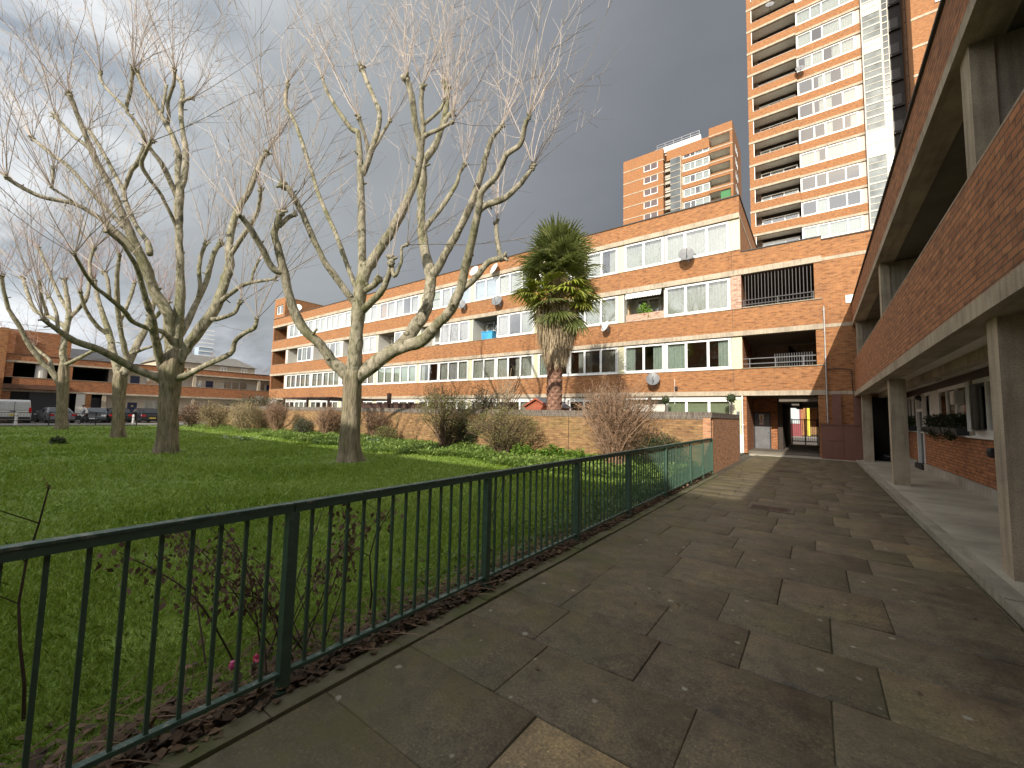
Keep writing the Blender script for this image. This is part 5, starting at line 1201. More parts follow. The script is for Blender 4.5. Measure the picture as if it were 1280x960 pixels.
def fan(seed, droop, mat, stem=.95, fanr=.92, dead=False):
    R = random.Random(seed); q = MB()
    q.tube([(0, 0, 0), (stem * .5, 0, .03), (stem, 0, 0)], [.03, .022, .016], 4)
    n = 24
    for i in range(n):
        a = (-1.9 + 3.8 * i / (n - 1)) * (1 if not dead else .55) + R.gauss(0, .03); L = fanr * (1 - .22 * abs(a) / 1.9) * R.uniform(.88, 1.08)
        d = Vector((math.cos(a), math.sin(a), 0)); w_ = Vector((-d.y, d.x, 0)); o = Vector((stem, 0, 0))
        pts = []
        for s in (0, .35, .62, .85, 1):
            dr = droop * (s ** 2.2) * L * R.uniform(.8, 1.3)
            pts.append((o + d * (L * s) * (1 - .18 * droop * s) + Vector((0, 0, -dr + .10 * math.cos(a) * s - .06 * abs(math.sin(a)))), (.012, .042, .034, .016, .002)[(0, .35, .62, .85, 1).index(s)]))
        n0 = len(q.v)
        for p, hw in pts:
            q.v += [tuple(p - w_ * hw + Vector((0, 0, .012))), tuple(p), tuple(p + w_ * hw + Vector((0, 0, .012)))]
        for k in range(4):
            for e in (0, 1): q.f.append((n0 + 3 * k + e, n0 + 3 * k + e + 1, n0 + 3 * k + 4 + e, n0 + 3 * k + 3 + e)); q.m.append(0)
    return q.mesh('frond', mat)
fm = [fan(1, .3, PLEAF[0]), fan(2, .45, PLEAF[0]), fan(3, .22, PLEAF[0]), fan(4, .38, PLEAF[1]), fan(5, .65, PLEAF[0])]
nf = 92
for i in range(nf):
    t = i / nf; az = i * 2.399963; 
    el = math.radians(80 - 122 * t + random.gauss(0, 6)); zc = pc.z + .6 - 1.45 * t
    if t > .86: el = math.radians(-52 + random.gauss(0, 8))
    me = fm[3] if (.6 < t < .84 and math.sin(az) < .5) or i == 1 else random.choice([fm[0], fm[1], fm[2], fm[4]])
    o = linkme('frond', me, PM); o.location = (pc.x - pb.x + random.gauss(0, .05), random.gauss(0, .05), zc)
    o.rotation_euler = (random.gauss(0, .25), -el, az); s = random.uniform(.85, 1.38); o.scale = (s, s, s)
sk = MB()
z0s, z1s = pt.z, pY(692, 372, PYY).z
for i in range(2400):
    t = random.random(); a = random.random() * 2 * PI; zt = z0s + (z1s - z0s) * (.25 + .75 * t)
    r0 = .3 + .12 * random.random(); r1 = (.38 + .55 * math.sin(min(1, .25 + t * .9) * PI / 2) ** 1.5) * random.uniform(.75, 1.08); L = random.uniform(.7, 1.5)
    d = Vector((math.cos(a), math.sin(a), 0)); tn = Vector((-d.y, d.x, 0)); c = Vector((pb.x + (pc.x - pb.x) * .6, PYY, 0))
    p0 = c + d * r0 + Vector((0, 0, zt)); p1 = c + d * r1 + Vector((0, 0, zt - L * .35)); p2 = c + d * (r1 * random.uniform(.82, 1.0)) + tn * random.gauss(0, .1) + Vector((0, 0, max(z0s - .35 * random.random(), zt - L)))
    w_ = random.uniform(.008, .028); sk.poly([p0 - tn * w_ * .5, p0 + tn * w_ * .5, p1 + tn * w_, p1 - tn * w_]); sk.poly([p1 - tn * w_, p1 + tn * w_, p2 + tn * w_ * .3, p2 - tn * w_ * .3])
sk.build('dead_skirt', PLEAF[2], PM)
q = MB(); q.blob((pc.x, PYY, pc.z - .1), .5, n=12, rings=8, wob=.4, sc=(1, 1, 1.6)); q.build('crown_heart', flat('palm fibre', (.16, .12, .05), .9, var=.4), PM)

# ================================================================== SHRUBS
LO = leafmat('sparse yellow green leaf', [(.13, .14, .035), (.24, .23, .07), (.36, .32, .12)], .6, .3)
LR = leafmat('russet twig leaf', [(.17, .105, .065), (.28, .18, .12), (.40, .28, .19)], .8, .15)
LBR = leafmat('brown hedge leaf', [(.18, .135, .06), (.30, .235, .115), (.42, .34, .18)], .8, .2)
LG = leafmat('dark shrub leaf', [(.02, .034, .010), (.045, .066, .02), (.08, .10, .035)], .5, .15)
STEM = {'brown': flat('brown shrub stem', (.13, .085, .055), .9, var=.3), 'red': flat('russet shrub stem', (.27, .17, .105), .9, var=.3), 'pale': flat('pale shrub stem', (.33, .26, .17), .9, var=.3)}
def shrub(label, px, base_py, w, h, Y, stem, leaf, nst=40, nleaf=1200, lsize=.06, spread=.9, seed=0, cat='shrub', name='shrub', round_=False, z0=0.0, sub=5, lift=0.):
    random.seed(seed + 100); b = pY(px, base_py, Y); b.z = z0
    t = thing(name, label, cat, tuple(b), group='shrubs along the garden wall' if name == 'shrub' else None)
    q = MB(); tips = []
    for _ in range(nst):
        a = random.random() * 2 * PI; k = math.sqrt(random.random()); tip = b + Vector((math.cos(a) * k * w / 2, math.sin(a) * k * w * .32, h * (1 - .35 * k ** 2 * (1 if round_ else .6)) * random.uniform(.72, 1.04)))
        mid = b.lerp(tip, .45) + Vector((random.gauss(0, .05) * w - math.cos(a) * k * w * .08 * spread, random.gauss(0, .04) * w, h * .08)); st = b + Vector((random.gauss(0, .05) * w, random.gauss(0, .03) * w, -.05))
        P = [Vector(x) for x in smooth_path([st, mid, tip], 4)]
        q.tube(P, [.020 * h / 1.6 * (1 - .75 * i / (len(P) - 1)) + .002 for i in range(len(P))], 4, cap=False)
        for _ in range(sub):
            i = random.randint(2, len(P) - 2); d = (P[i + 1] - P[i]).normalized(); e = P[i] + (d + perp(d) * .8).normalized() * h * random.uniform(.12, .32); q.tube([P[i], P[i].lerp(e, .5) + perp(d) * .02, e], [.007, .005, .003], 3, cap=False); tips.append(e)
            for _ in range(2):
                d2 = (e - P[i]).normalized(); e2 = e.lerp(P[i], random.random() * .6) + (d2 + perp(d2) * .9).normalized() * h * random.uniform(.05, .14); q.tube([e.lerp(P[i], .3), e2], [.004, .0025], 3, cap=False); tips.append(e2)
        tips.append(tip)
    q.build('stems', STEM[stem], t)
    if leaf:
        l = MB()
        for _ in range(nleaf):
            p = random.choice(tips) + Vector((random.gauss(0, .05), random.gauss(0, .05), random.gauss(0, .05)))
            if round_ and random.random() < .6:
                dd = Vector((random.gauss(0, 1), random.gauss(0, 1), random.gauss(0, 1))).normalized(); kk = random.uniform(.7, 1.0) * (1 + .28 * mnoise.noise(dd * 2.2 + Vector((seed, 0, 0))))
                p = b + Vector((dd.x * w * .5 * kk, dd.y * w * .34 * kk, max(.03, h * (.48 + lift * .5) + dd.z * h * (.5 - lift * .5) * kk)))
            u = Vector((random.gauss(0, 1), random.gauss(0, 1), random.gauss(0, .8))).normalized(); w_ = u.orthogonal().normalized(); s = lsize * random.uniform(.6, 1.3)
            l.poly([p, p + u * s * .5 + w_ * s * .25, p + u * s, p + u * s * .5 - w_ * s * .25])
        l.build('foliage', leaf, t)
    return t
shrub('tall open shrub with sparse olive leaves left of the large round shrub', 556, 566, 3.0, 2.7, 12.8, 'brown', LO, 60, 5200, .06, seed=1, round_=True, lift=.4)
shrub('dark evergreen shrub low behind the sparse olive leaved shrub', 578, 562, 1.2, 1.5, 13.4, 'brown', LG, 40, 2600, .07, seed=2, round_=True)
shrub('large round brownish shrub with a dense twiggy crown in the middle of the wall', 628, 574, 3.2, 2.0, 12.6, 'brown', LO, 90, 7500, .045, seed=3, round_=True, sub=7, lift=.22)
shrub('big russet shrub with fanning bare stems at the right end of the bed', 768, 580, 2.7, 2.55, 12.2, 'red', LR, 130, 2600, .05, seed=4, sub=8)
shrub('dense dark green bush between the russet shrub and the railing end', 826, 580, 1.7, 1.15, 12.9, 'brown', LG, 60, 4200, .06, seed=5, round_=True)
shrub('small clipped dark green ball shrub left of the forked plane trunk', 380, 546, 1.6, 1.15, 12.6, 'brown', LG, 70, 3800, .06, seed=6, round_=True)
shrub('light brown hedge bush, widest of the hedge on the left of the wall', 306, 540, 3.4, 2.2, 12.6, 'pale', LBR, 110, 9000, .07, seed=7, round_=True)
shrub('brown hedge bush second from the big tree', 268, 537, 3.0, 2.15, 11.9, 'brown', LBR, 90, 7000, .07, seed=8, round_=True)
shrub('brown hedge bush just right of the big plane trunk', 240, 534, 2.6, 2.1, 11.6, 'brown', LR, 90, 6500, .07, seed=9, round_=True)
shrub('reddish brown upright shrub at the left end of the brick wall', 345, 543, 1.9, 2.1, 12.4, 'red', LR, 100, 2400, .06, seed=10)
shrub('brown upright bush between the clipped ball and the plane trunk', 408, 545, 2.0, 1.9, 13.2, 'red', LR, 90, 1800, .06, seed=11)
shrub('thin brown shrub against the wall right of the plane trunk', 468, 552, 1.7, 1.8, 13.3, 'red', LR, 70, 1200, .05, seed=12)
shrub('low yellow green bush by the foot of the wall right of the plane trunk', 482, 556, 1.5, 1.0, 13.0, 'brown', LO, 60, 2600, .06, seed=13, round_=True)
shrub('tall dark green hedge behind the light brown hedge bush', 322, 538, 6.5, 2.9, 15.0, 'brown', LG, 150, 8000, .09, seed=14, round_=True)
shrub('bare pale branched garden tree behind the wall, left of the red shed', 625, 520, 3.2, 4.3, 17.2, 'pale', LR, 26, 500, .05, seed=15, cat='tree', name='garden_tree')
shrub('dark leaved garden bush topping the wall beside the bare garden tree', 606, 520, 1.9, 2.9, 16.0, 'brown', LG, 60, 2600, .08, seed=16, name='garden_bush')
shrub('dark leafy garden bush standing behind the sparse olive leaved shrub and above the wall', 545, 516, 1.8, 3.1, 15.6, 'brown', LG, 50, 1800, .08, seed=17, name='garden_bush')
# leafy green clumps of the bed
def clump(label, px, py, Y, w, h, n, seed, leaf=None, ls=.16):
    random.seed(seed); b = pY(px, py, Y); b.z = 0
    t = thing('leafy_plant', label, 'plant', tuple(b), group='bright leafy plants of the bed')
    l = MB(); st = MB()
    for _ in range(n):
        a = random.random() * 2 * PI; k = math.sqrt(random.random()); p = b + Vector((math.cos(a) * k * w / 2, math.sin(a) * k * w * .4, h * (1 - .5 * k * k) * random.uniform(.35, 1.05)))
        st.tube([b + Vector((math.cos(a) * k * .15 * w, math.sin(a) * .05, 0)), p], [.006, .004], 3, cap=False)
        for _ in range(5):
            d = Vector((random.gauss(0, 1), random.gauss(0, 1), random.gauss(.2, .5))).normalized(); u = d.cross(Vector((0, 0, 1))).normalized(); s = ls * random.uniform(.6, 1.2)
            l.poly([p, p + d * s * .5 + u * s * .3, p + d * s - Vector((0, 0, s * .3)), p + d * s * .5 - u * s * .3])
    st.build('stems', LEAFB, t); l.build('foliage', leaf or LEAFB, t)
clump('bright green leafy clump below the round brown shrub, left of the pair', 655, 582, 12.4, 1.2, .62, 90, 1)
clump('bright green leafy clump next to the bare stretch of yellow wall', 690, 580, 12.5, 1.1, .7, 90, 2)
clump('low bright green leafy clump just left of the russet shrub', 722, 580, 12.6, 1.0, .55, 70, 3)
clump('blue green tuft of leaves at the foot of the forked plane trunk', 466, 558, 11.6, 1.1, .4, 60, 4, leafmat('blue green leaf', [(.08, .14, .07), (.15, .22, .12), (.24, .32, .19)], .5, .25), .2)
clump('small green clump on the open lawn between the two large trees', 306, 565, 8.6, .6, .22, 40, 5, None, .12)
clump('small dark green clump on the open lawn near the left trees', 72, 560, 2.5, .6, .35, 40, 6, LG, .14)

# ground cover, grass blades, litter
def in_bed(x, y):
    return y > 10.3 + 1.3 * mnoise.noise((x * .25, 0, 5)) + .6 * mnoise.noise((x * .9, y * .9, 2)) + (0 if x > -24 else .9)
def quads(n, pts, size, up=.35, asp=.5):
    pts = np.asarray(pts); n = len(pts)
    d = rng.normal(size=(n, 3)); d[:, 2] = np.abs(d[:, 2]) * up + .1; d /= np.linalg.norm(d, axis=1)[:, None]
    u = np.cross(d, [0, 0, 1.]); u /= np.linalg.norm(u, axis=1)[:, None]; s = (size * rng.uniform(.6, 1.35, n))[:, None]
    V = np.stack([pts, pts + d * s * .5 + u * s * asp * .5 + [0, 0, .01], pts + d * s * 1.0, pts + d * s * .5 - u * s * asp * .5 + [0, 0, .01]], 1).reshape(-1, 3)
    return V, np.arange(4 * n).reshape(-1, 4)
pts = []
for _ in range(60000):
    x = random.uniform(-27, -2.9) if random.random() < .8 else random.uniform(-44, -20); y = random.uniform(9.2, 13.85)
    if in_bed(x, y):
        hh = .14 + .3 * max(0, mnoise.noise((x * .8, y * .8, 7)) + .35); pts.append((x, y, lawn_z(x, y) + random.random() ** .7 * hh))
V, Fc = quads(0, pts, .13)
GCV = leafmat('ground cover leaf', [(.10, .17, .03), (.21, .31, .06), (.34, .43, .12)], .5, .35, 1.2)
tag(linkme('ground_cover', arr_mesh('ground_cover', V, Fc, GCV, 4)), kind='stuff', label='bright green ivy like ground cover along the foot of the garden wall', cat='ground cover')
pts = []
for _ in range(16000):
    x = -2.68 - abs(random.gauss(0, .5)); y = random.uniform(2.5, 13.6); dn = min(1, max(.06, (y - 4) / 5)) 
    if random.random() < dn: pts.append((x, y, lawn_z(x, y) + random.random() ** .8 * (.06 + .2 * dn * max(.2, mnoise.noise((x, y * .7, 9)) + .5))))
V, Fc = quads(0, pts, .085)
tag(linkme('weeds', arr_mesh('weeds', V, Fc, leafmat('weed leaf', [(.045, .085, .016), (.085, .145, .028), (.14, .20, .05)], .5, .3, 1.2), 4)), kind='stuff', label='low leafy weeds growing along the lawn side of the railing', cat='weeds')
# grass
def grass():
    N_ = 1500000
    x = -2.68 - (rng.random(N_) ** 2.0) * 44.5; y = rng.uniform(-6, 13.8, N_)
    d = np.hypot(x, y); keep = rng.random(N_) < np.clip(1.0 * (3.2 / np.maximum(d, 3.2)) ** 1.1 * (0.35 + .65 * (x + 48) / 45), .02, 1)
    x, y, d = x[keep], y[keep], d[keep]
    ex = (-2.7 - x) < (.25 + .25 * rng.random(len(x))); keep = ~(ex & (y < 5) & (rng.random(len(x)) < .85)); x, y, d = x[keep], y[keep], d[keep]
    wear = (np.sin(x * 1.7 + np.sin(y * 1.3) * 2) * np.sin(y * 1.9 + np.sin(x * .8) * 2) > .86) & (rng.random(len(x)) < .55)
    for tx_, ty_ in ((-12.15, 7.6), (-19.3, 4.6), (-30.2, 5.1), (-43.3, 4.3)): wear |= (np.hypot(x - tx_, y - ty_) < .5 + .55 * rng.random(len(x)))
    x, y, d = x[~wear], y[~wear], d[~wear]
    n = len(x); z = np.array([lawn_z(a, b) for a, b in zip(x, y)]) if n < 2 else None
    # lawn height from a coarse table
    gx = np.linspace(-48, -2.6, 160); gy = np.linspace(-6.2, 14, 72); T = np.array([[lawn_z(a, b) for a in gx] for b in gy])
    fi = np.clip((x - gx[0]) / (gx[1] - gx[0]), 0, 158.999); fj = np.clip((y - gy[0]) / (gy[1] - gy[0]), 0, 70.999); i0 = fi.astype(int); j0 = fj.astype(int); a = fi - i0; b = fj - j0
    z = (T[j0, i0] * (1 - a) + T[j0, i0 + 1] * a) * (1 - b) + (T[j0 + 1, i0] * (1 - a) + T[j0 + 1, i0 + 1] * a) * b - .01
    ang = rng.uniform(0, 2 * PI, n); patch = np.sin(x * .9 + np.sin(y * .7) * 2) * .5 + .5
    h = rng.uniform(.035, .085, n) * (.8 + .5 * patch) * np.clip(.75 + d * .02, .8, 1.25); w_ = rng.uniform(.0025, .005, n) * np.clip(d / 3.5, 1, 7)
    lean = rng.normal(.55, .35, n) * h; la = rng.normal(1.1, 1.3, n) + np.sin(x * .5 + y * .8) * 1.2
    P = np.stack([x, y, z], 1); W = np.stack([np.cos(ang) * w_, np.sin(ang) * w_, 0 * w_], 1); L = np.stack([np.cos(la) * lean, np.sin(la) * lean, h], 1); Lm = np.stack([np.cos(la) * lean * .3, np.sin(la) * lean * .3, h * .6], 1)
    V = np.stack([P - W, P + W, P + Lm + W * .7, P + L, P + Lm - W * .7], 1).reshape(-1, 3)
    k = np.arange(n) * 5
    Fc = np.stack([k, k + 1, k + 2, k + 3, k + 4], 1)
    gm = leafmat('grass blade', [(.115, .185, .016), (.195, .30, .032), (.27, .385, .058), (.38, .43, .14)], .5, .4, .35)
    tag(linkme('grass', arr_mesh('grass', V, Fc, gm, 5)), kind='stuff', label='mown green lawn grass around the plane trees', cat='grass')
grass()
p = gz(297, 551); fl = [(p.x + random.gauss(0, .8), p.y + random.gauss(0, .35), .12 + random.random() * .08) for _ in range(140)]
V, Fc = quads(0, fl, .05, .9, 1.0); tag(linkme('flowers', arr_mesh('flowers', V, Fc, flat('white petal', (.75, .75, .70), .6), 4)), kind='stuff', label='patch of small white flowers in the lawn right of the big plane tree', cat='flowers')
# leaf litter and dead stalks along the railing
pts = [(-2.52 - abs(random.gauss(0, .21)) + .05 * (random.random() < .2), random.uniform(-3, 13.5), random.random() * .035) for _ in range(11000)]
pts = [p for p in pts if random.random() < (1 if p[1] < 6 else .45)]
V, Fc = quads(0, [(x, y, z + .0) for x, y, z in pts], .058, .16, .7)
lit = leafmat('dead leaf', [(.035, .024, .016), (.08, .052, .032), (.14, .09, .05), (.27, .175, .10)], .8, .1, 4)
tag(linkme('leaf_litter', arr_mesh('leaf_litter', V, Fc, lit, 4)), kind='stuff', label='brown dead leaves lying under the railing', cat='leaf litter')
random.seed(31); q = MB()
for _ in range(520):
    x = -2.60 - abs(random.gauss(0, .22)); y = random.uniform(-2, 8); a = random.gauss(1.5, .7); L = random.uniform(.15, .5); c = Vector((x, y, random.uniform(.01, .07))); d = Vector((math.cos(a), math.sin(a), random.gauss(0, .12))) * L; q.tube([c, c + d * .5 + Vector((random.gauss(0, .03), 0, .02)), c + d], [.003, .003, .0015], 3, cap=False)
tag(q.build('dead_stalks', flat('straw stalk', (.20, .13, .08), .9, var=.5, scale=4)), kind='stuff', label='tangled dead brown stalks along the foot of the railing', cat='plant debris')
lv = arr_mesh('fallen_leaf', *quads(0, [(0, 0, 0)], .1, .1, .7), lit, 4)
for i in range(46):
    o = linkme('fallen_leaf', lv); x = random.uniform(-6.5, -2.8) if i % 3 else random.uniform(-2.3, 1.2); y = random.uniform(.8, 9)
    o.location = (x, y, (lawn_z(x, y) + .035) if x < -2.5 else .008); o.rotation_euler = (random.gauss(0, .2), random.gauss(0, .2), random.random() * 6); o.scale = (.62, .62, .62) if x < -2.5 else (.45, .45, .45)
    tag(o, 'curled brown leaf lying alone on the lawn by the railing' if x < -2.5 else 'small brown leaf lying on the paving flags', 'leaf', 'scattered fallen leaves on the lawn' if x < -2.5 else 'scattered fallen leaves on the paving')
# withered plant and saplings at the railing
random.seed(41)
wp = thing('withered_plant', 'withered bush with hanging dry brown leaves behind the nearest full railing post', 'plant', (-3.05, 1.35, 0)); q = MB(); l = MB()
for k in range(16):
    b = Vector((-2.9 + random.gauss(0, .12), 1.3 + random.gauss(0, .2), 0)); tip = b + Vector((random.gauss(-.25, .3), random.gauss(0, .42), random.uniform(.55, 1.02))); P = [Vector(x) for x in smooth_path([b, b.lerp(tip, .5) + Vector((random.gauss(0, .06), random.gauss(0, .06), .12)), tip], 5)]
    q.tube(P, [.006 * (1 - .6 * i / (len(P) - 1)) for i in range(len(P))], 4, cap=False)
    for _ in range(90 if k < 11 else 8):
        i = random.randint(4, len(P) - 1); p = P[i] + Vector((random.gauss(0, .06), random.gauss(0, .06), random.gauss(-.02, .05))); u = Vector((random.gauss(0, .5), random.gauss(0, .5), -1)).normalized(); w_ = perp(u); s = random.uniform(.022, .052); l.poly([p, p + u * s * .4 + w_ * s * .35, p + u * s, p + u * s * .5 - w_ * s * .3])
q.build('stems', flat('dark dry stem', (.05, .032, .022), .9), wp); l.build('dry_leaves', leafmat('withered leaf', [(.07, .042, .03), (.14, .088, .06), (.24, .155, .11)], .9, .1, 6), wp)
for x, y, h, lab in ((-3.35, .28, 1.22, 'thin bare sapling stem standing on the lawn at the left edge'), (-3.0, 2.1, .9, 'thin arching briar stem behind the railing bars right of the first post'), (-3.15, 3.9, .85, 'bare twiggy seedling behind the railing near the second post')):
    t = thing('sapling', lab, 'sapling', (x, y, 0)); q = MB(); P = [Vector((x + .03 * math.sin(k * 1.3), y + .03 * math.cos(k) + (.05 * k * k / 9 if h < 1 else 0), h * k / 6)) for k in range(7)]; q.tube(P, [.009 * (1 - .1 * k) for k in range(7)], 5)
    for k in (3, 4, 5): q.tube([P[k], P[k] + Vector((random.gauss(0, .12), random.gauss(0, .15), .14))], [.004, .002], 3)
    q.build('stem', flat('dark dry stem', (.05, .032, .022), .9), t)
    l = MB(); leaf_cloud(l, P[-1], .03, 9, .022); l.build('buds', LO, t)
for i, (x, y, c) in enumerate(((-2.9, 1.1, (.62, .10, .25)), (-2.86, 1.22, (.45, .02, .08)))):
    o = MB().blob((0, 0, 0), .028, wob=.5, sc=(1, .8, .8)).build('litter_wrapper', flat('pink wrapper' if i == 0 else 'red wrapper', c, .3)); o.location = (x, y, .09); tag(o, ('crumpled pink sweet wrapper in the dead stalks under the railing', 'crumpled red sweet wrapper in the dead stalks under the railing')[i], 'litter')
# ================================================================== VEHICLES, PERSON, STREET FURNITURE
CARGL = flat('dark car glass', (.03, .035, .04), .08, var=.05); TYRE = flat('tyre rubber', (.015, .015, .015), .9); RIM = flat('alloy rim', (.35, .35, .36), .3, .7); REDL = flat('red lamp glass', (.45, .01, .012), .2); CLRL = flat('clear lamp glass', (.7, .7, .7), .15); PLY = flat('yellow number plate', (.6, .45, .05), .5); PLW = flat('white number plate', (.7, .7, .68), .5)
def car(label, cat, loc, rz, col, L=4.3, W=1.78, H=1.46, kind='hatch', name='parked_car'):
    t = thing(name, label, cat, loc, rz, 'cars parked beyond the lawn' if name == 'parked_car' else None, local=True)
    pm = flat('car paint ' + col[0], col[1], .25, .2, var=.03); h = L / 2; w = W / 2; bz = .92 if kind != 'van' else 1.05
    if kind == 'van':
        low = [(-h, .45), (-h + .05, .75), (-h + .75, .98), (-h + 1.0, bz), (h, bz), (h, .42), (h - .1, .28), (-h + .1, .28)]; cab = [(-h + .85, bz), (-h + 1.65, H - .06), (-h + 2.0, H), (h - .12, H), (h, H - .12), (h + .0, bz)]
    elif kind == 'hatch':
        low = [(-h, .42), (-h + .03, .66), (-h + .9, .84), (-h + 1.15, bz), (h - .12, bz), (h, .72), (h, .4), (h - .12, .24), (-h + .12, .24)]; cab = [(-h + 1.05, bz), (-h + 1.85, H - .03), (-h + 2.3, H), (h - .75, H - .04), (h - .45, H - .12), (h - .12, bz)]
    else:
        low = [(-h, .42), (-h + .03, .64), (-h + .95, .82), (-h + 1.25, bz), (h - .75, bz), (h - .05, .90), (h, .7), (h, .4), (h - .12, .24), (-h + .12, .24)]; cab = [(-h + 1.15, bz), (-h + 1.95, H - .03), (-h + 2.4, H), (h - 1.5, H - .03), (h - .75, bz)]
    q = MB(); q.prism([(x, -w, z) for x, z in low], (0, W, 0))
    tap = .22 if kind != 'van' else .10; fy = lambda z: w - .03 - tap * (z - bz) / (H - bz); n = len(q.v); k = len(cab)
    for s in (-1, 1): q.v += [(x, s * fy(z), z + .001) for x, z in cab]
    q.f += [tuple(range(n + k - 1, n - 1, -1)), tuple(range(n + k, n + 2 * k))]; q.m += [0, 0]
    for i in range(k): j = (i + 1) % k; q.f.append((n + i, n + j, n + k + j, n + k + i)); q.m.append(0)
    o = q.build('body', pm, t, local=True); b = o.modifiers.new('soft', 'BEVEL'); b.width = .05; b.segments = 3
    def pane(nm, a, b_, ins, parent=t):
        (x0, z0), (x1, z1) = a, b_; z0 += .05; d = Vector((x1 - x0, 0, z1 - z0)).normalized(); nrm = Vector((-d.z, 0, d.x))
        if nrm.z < 0: nrm = -nrm
        if kind == 'van' and abs(x0 - x1) < .05: nrm = Vector((1, 0, 0))
        p = [Vector((x0, -fy(z0) + ins, z0)), Vector((x0, fy(z0) - ins, z0)), Vector((x1, fy(z1) - ins, z1)), Vector((x1, -fy(z1) + ins, z1))]
        MB().prism([v + nrm * .012 for v in p], nrm * .006).build(nm, CARGL, parent, local=True)
    def lerp(a, b_, s): return (a[0] + (b_[0] - a[0]) * s, a[1] + (b_[1] - a[1]) * s)
    pane('windscreen', lerp(cab[0], cab[1], .08), lerp(cab[0], cab[1], .95), .12)
    if kind == 'van': pass
    else: pane('rear_window', lerp(cab[-1], cab[-2], .06), lerp(cab[-1], cab[-2], .95), .14)
    if kind == 'van':
        for s in (-1, 1): MB().box(h + .012, h + .02, *(sorted((s * .08, s * .78))), bz + .12, H - .28).build('rear_window', flat('white van glass', (.5, .52, .52), .2), t, local=True)
        MB().box(h + .001, h + .02, -.012, .012, .5, H - .15).build('door_seam', BLACKM, t, local=True); MB().box(h + .005, h + .04, -.25, .1, 1.0, 1.06).build('handle', BLACKM, t, local=True)
    sx0, sx1 = (cab[1][0] + .1, cab[-2][0] - .2) if kind != 'van' else (cab[1][0] - .25, cab[1][0] + .65)
    for s in (-1, 1):
        q = MB(); zt = H - .14; xs = ((sx0 - .35, (sx0 + sx1) / 2 - .04), ((sx0 + sx1) / 2 + .04, sx1 + .25)) if kind != 'van' else ((sx0, sx1),)
        for xa, xb in xs:
            q.prism([(xa, s * (fy(bz + .06) + .004), bz + .06), (xb, s * (fy(bz + .06) + .004), bz + .06), (min(xb, sx1), s * (fy(zt) + .004), zt), (max(xa, sx0), s * (fy(zt) + .004), zt)], (0, s * .006, 0))
        q.build('side_window', CARGL, t, local=True)
    for sx in (-h + .82, h - .85):
        for s in (-1, 1):
            q = MB(); q.tube([(sx, s * (w - .2), .32), (sx, s * (w + .01), .32)], .32, 18); wo = q.build('wheel', TYRE, t, local=True); q = MB(); q.tube([(sx, s * (w - .05), .32), (sx, s * (w + .02), .32)], .2, 14); q.build('rim', RIM, wo, local=True)
    for s in (-1, 1):
        zz = .74 if kind != 'van' else .95; y0, y1 = sorted((s * (w - .02), s * (w - (.36 if kind != 'van' else .17))))
        MB().box(h - .06, h + .012, y0, y1, zz - .08, zz + (.1 if kind != 'van' else .4)).build('tail_light', REDL, t, local=True)
        MB().box(-h + .0, -h + .2, y0, y1, .62, .78).build('headlight', CLRL, t, local=True)
        MB().box(cab[1][0] - .55, cab[1][0] - .4, *sorted((s * (w + .0), s * (w + .17))), bz + .02, bz + .16).build('mirror', pm, t, local=True)
    MB().box(h - .02, h + .05, -w + .04, w - .04, .36, .54).build('rear_bumper', BLACKM if kind == 'van' else pm, t, local=True); MB().box(-h - .04, -h + .02, -w + .06, w - .06, .34, .5).build('front_bumper', pm, t, local=True)
    zz = .6 if kind != 'van' else .72
    MB().box(h + .051 if kind != 'van' else h + .003, h + .06, -.26, .26, zz - .06 - (.1 if kind != 'van' else 0), zz + .06 - (.1 if kind != 'van' else 0)).build('number_plate', PLY, t, local=True); MB().box(-h - .05, -h - .041, -.26, .26, .37, .48).build('number_plate', PLW, t, local=True)
    return t
def lotY(px, X): return pX(px, 520, X).y
car('white panel van seen from behind at the left edge of the photograph', 'van', (-57.2, lotY(17, -54.7), 0), 0, ('white', (.62, .63, .62)), 4.9, 1.95, 2.0, 'van', 'parked_van')
car('silver grey saloon car with red tail lights parked next to the van', 'car', (-56.8, lotY(73, -54.7), 0), 0.12, ('silver', (.22, .225, .235)), 4.5, 1.82, 1.42, 'saloon')
car('dark grey car parked nose out beside the walking man', 'car', (-57.2, lotY(126, -55.2), 0), PI - .25, ('graphite', (.09, .10, .11)), 4.2, 1.78, 1.45, 'hatch')
car('black hatchback half hidden behind the slimmer grooved trunk', 'car', (-57.4, lotY(152, -55.2), 0), 0, ('black', (.02, .02, .022)), 4.2, 1.78, 1.45, 'hatch')
car('black car with red tail lights just left of the big ridged trunk', 'car', (-57.0, lotY(186, -55.2), 0), .1, ('deep black', (.025, .025, .03)), 4.4, 1.82, 1.5, 'hatch')
for px, h, lab in ((20, 1.0, 'white bollard in front of the white van'), (166.5, .92, 'white bollard between the two black cars')):
    p = gz(px, 530.6); p.x = -49.9; p.y = pX(px, 525, -49.9).y
    t = thing('bollard', lab, 'bollard', (p.x, p.y, 0), group='white bollards beyond the lawn'); MB().lathe([(.09, 0), (.085, h - .08), (.075, h - .02), (.03, h)], (p.x, p.y, 0), 12).build('post', UPVC, t); MB().lathe([(.088, 0), (.088, .06)], (p.x, p.y, h - .3), 12).build('band', GREYM, t)
t = thing('railing', 'thin dark metal railing along the far edge of the lawn', 'railing', (-48.6, 3, 0))
q = MB()
for z in (.35, .98): q.box(-48.62, -48.58, -12, 13, z, z + .035)
q.build('rail', BLACKM, t)
for k in range(10):
    y = -11.5 + k * 2.6; MB().box(-48.64, -48.56, y, y + .07, 0, 1.06).build('post', BLACKM, t)
q = MB()
for k in range(160): q.box(-48.608, -48.592, -11.9 + k * .155, -11.885 + k * .155, .385, .98)
tag(q.build('baluster', BLACKM, t), kind='stuff')
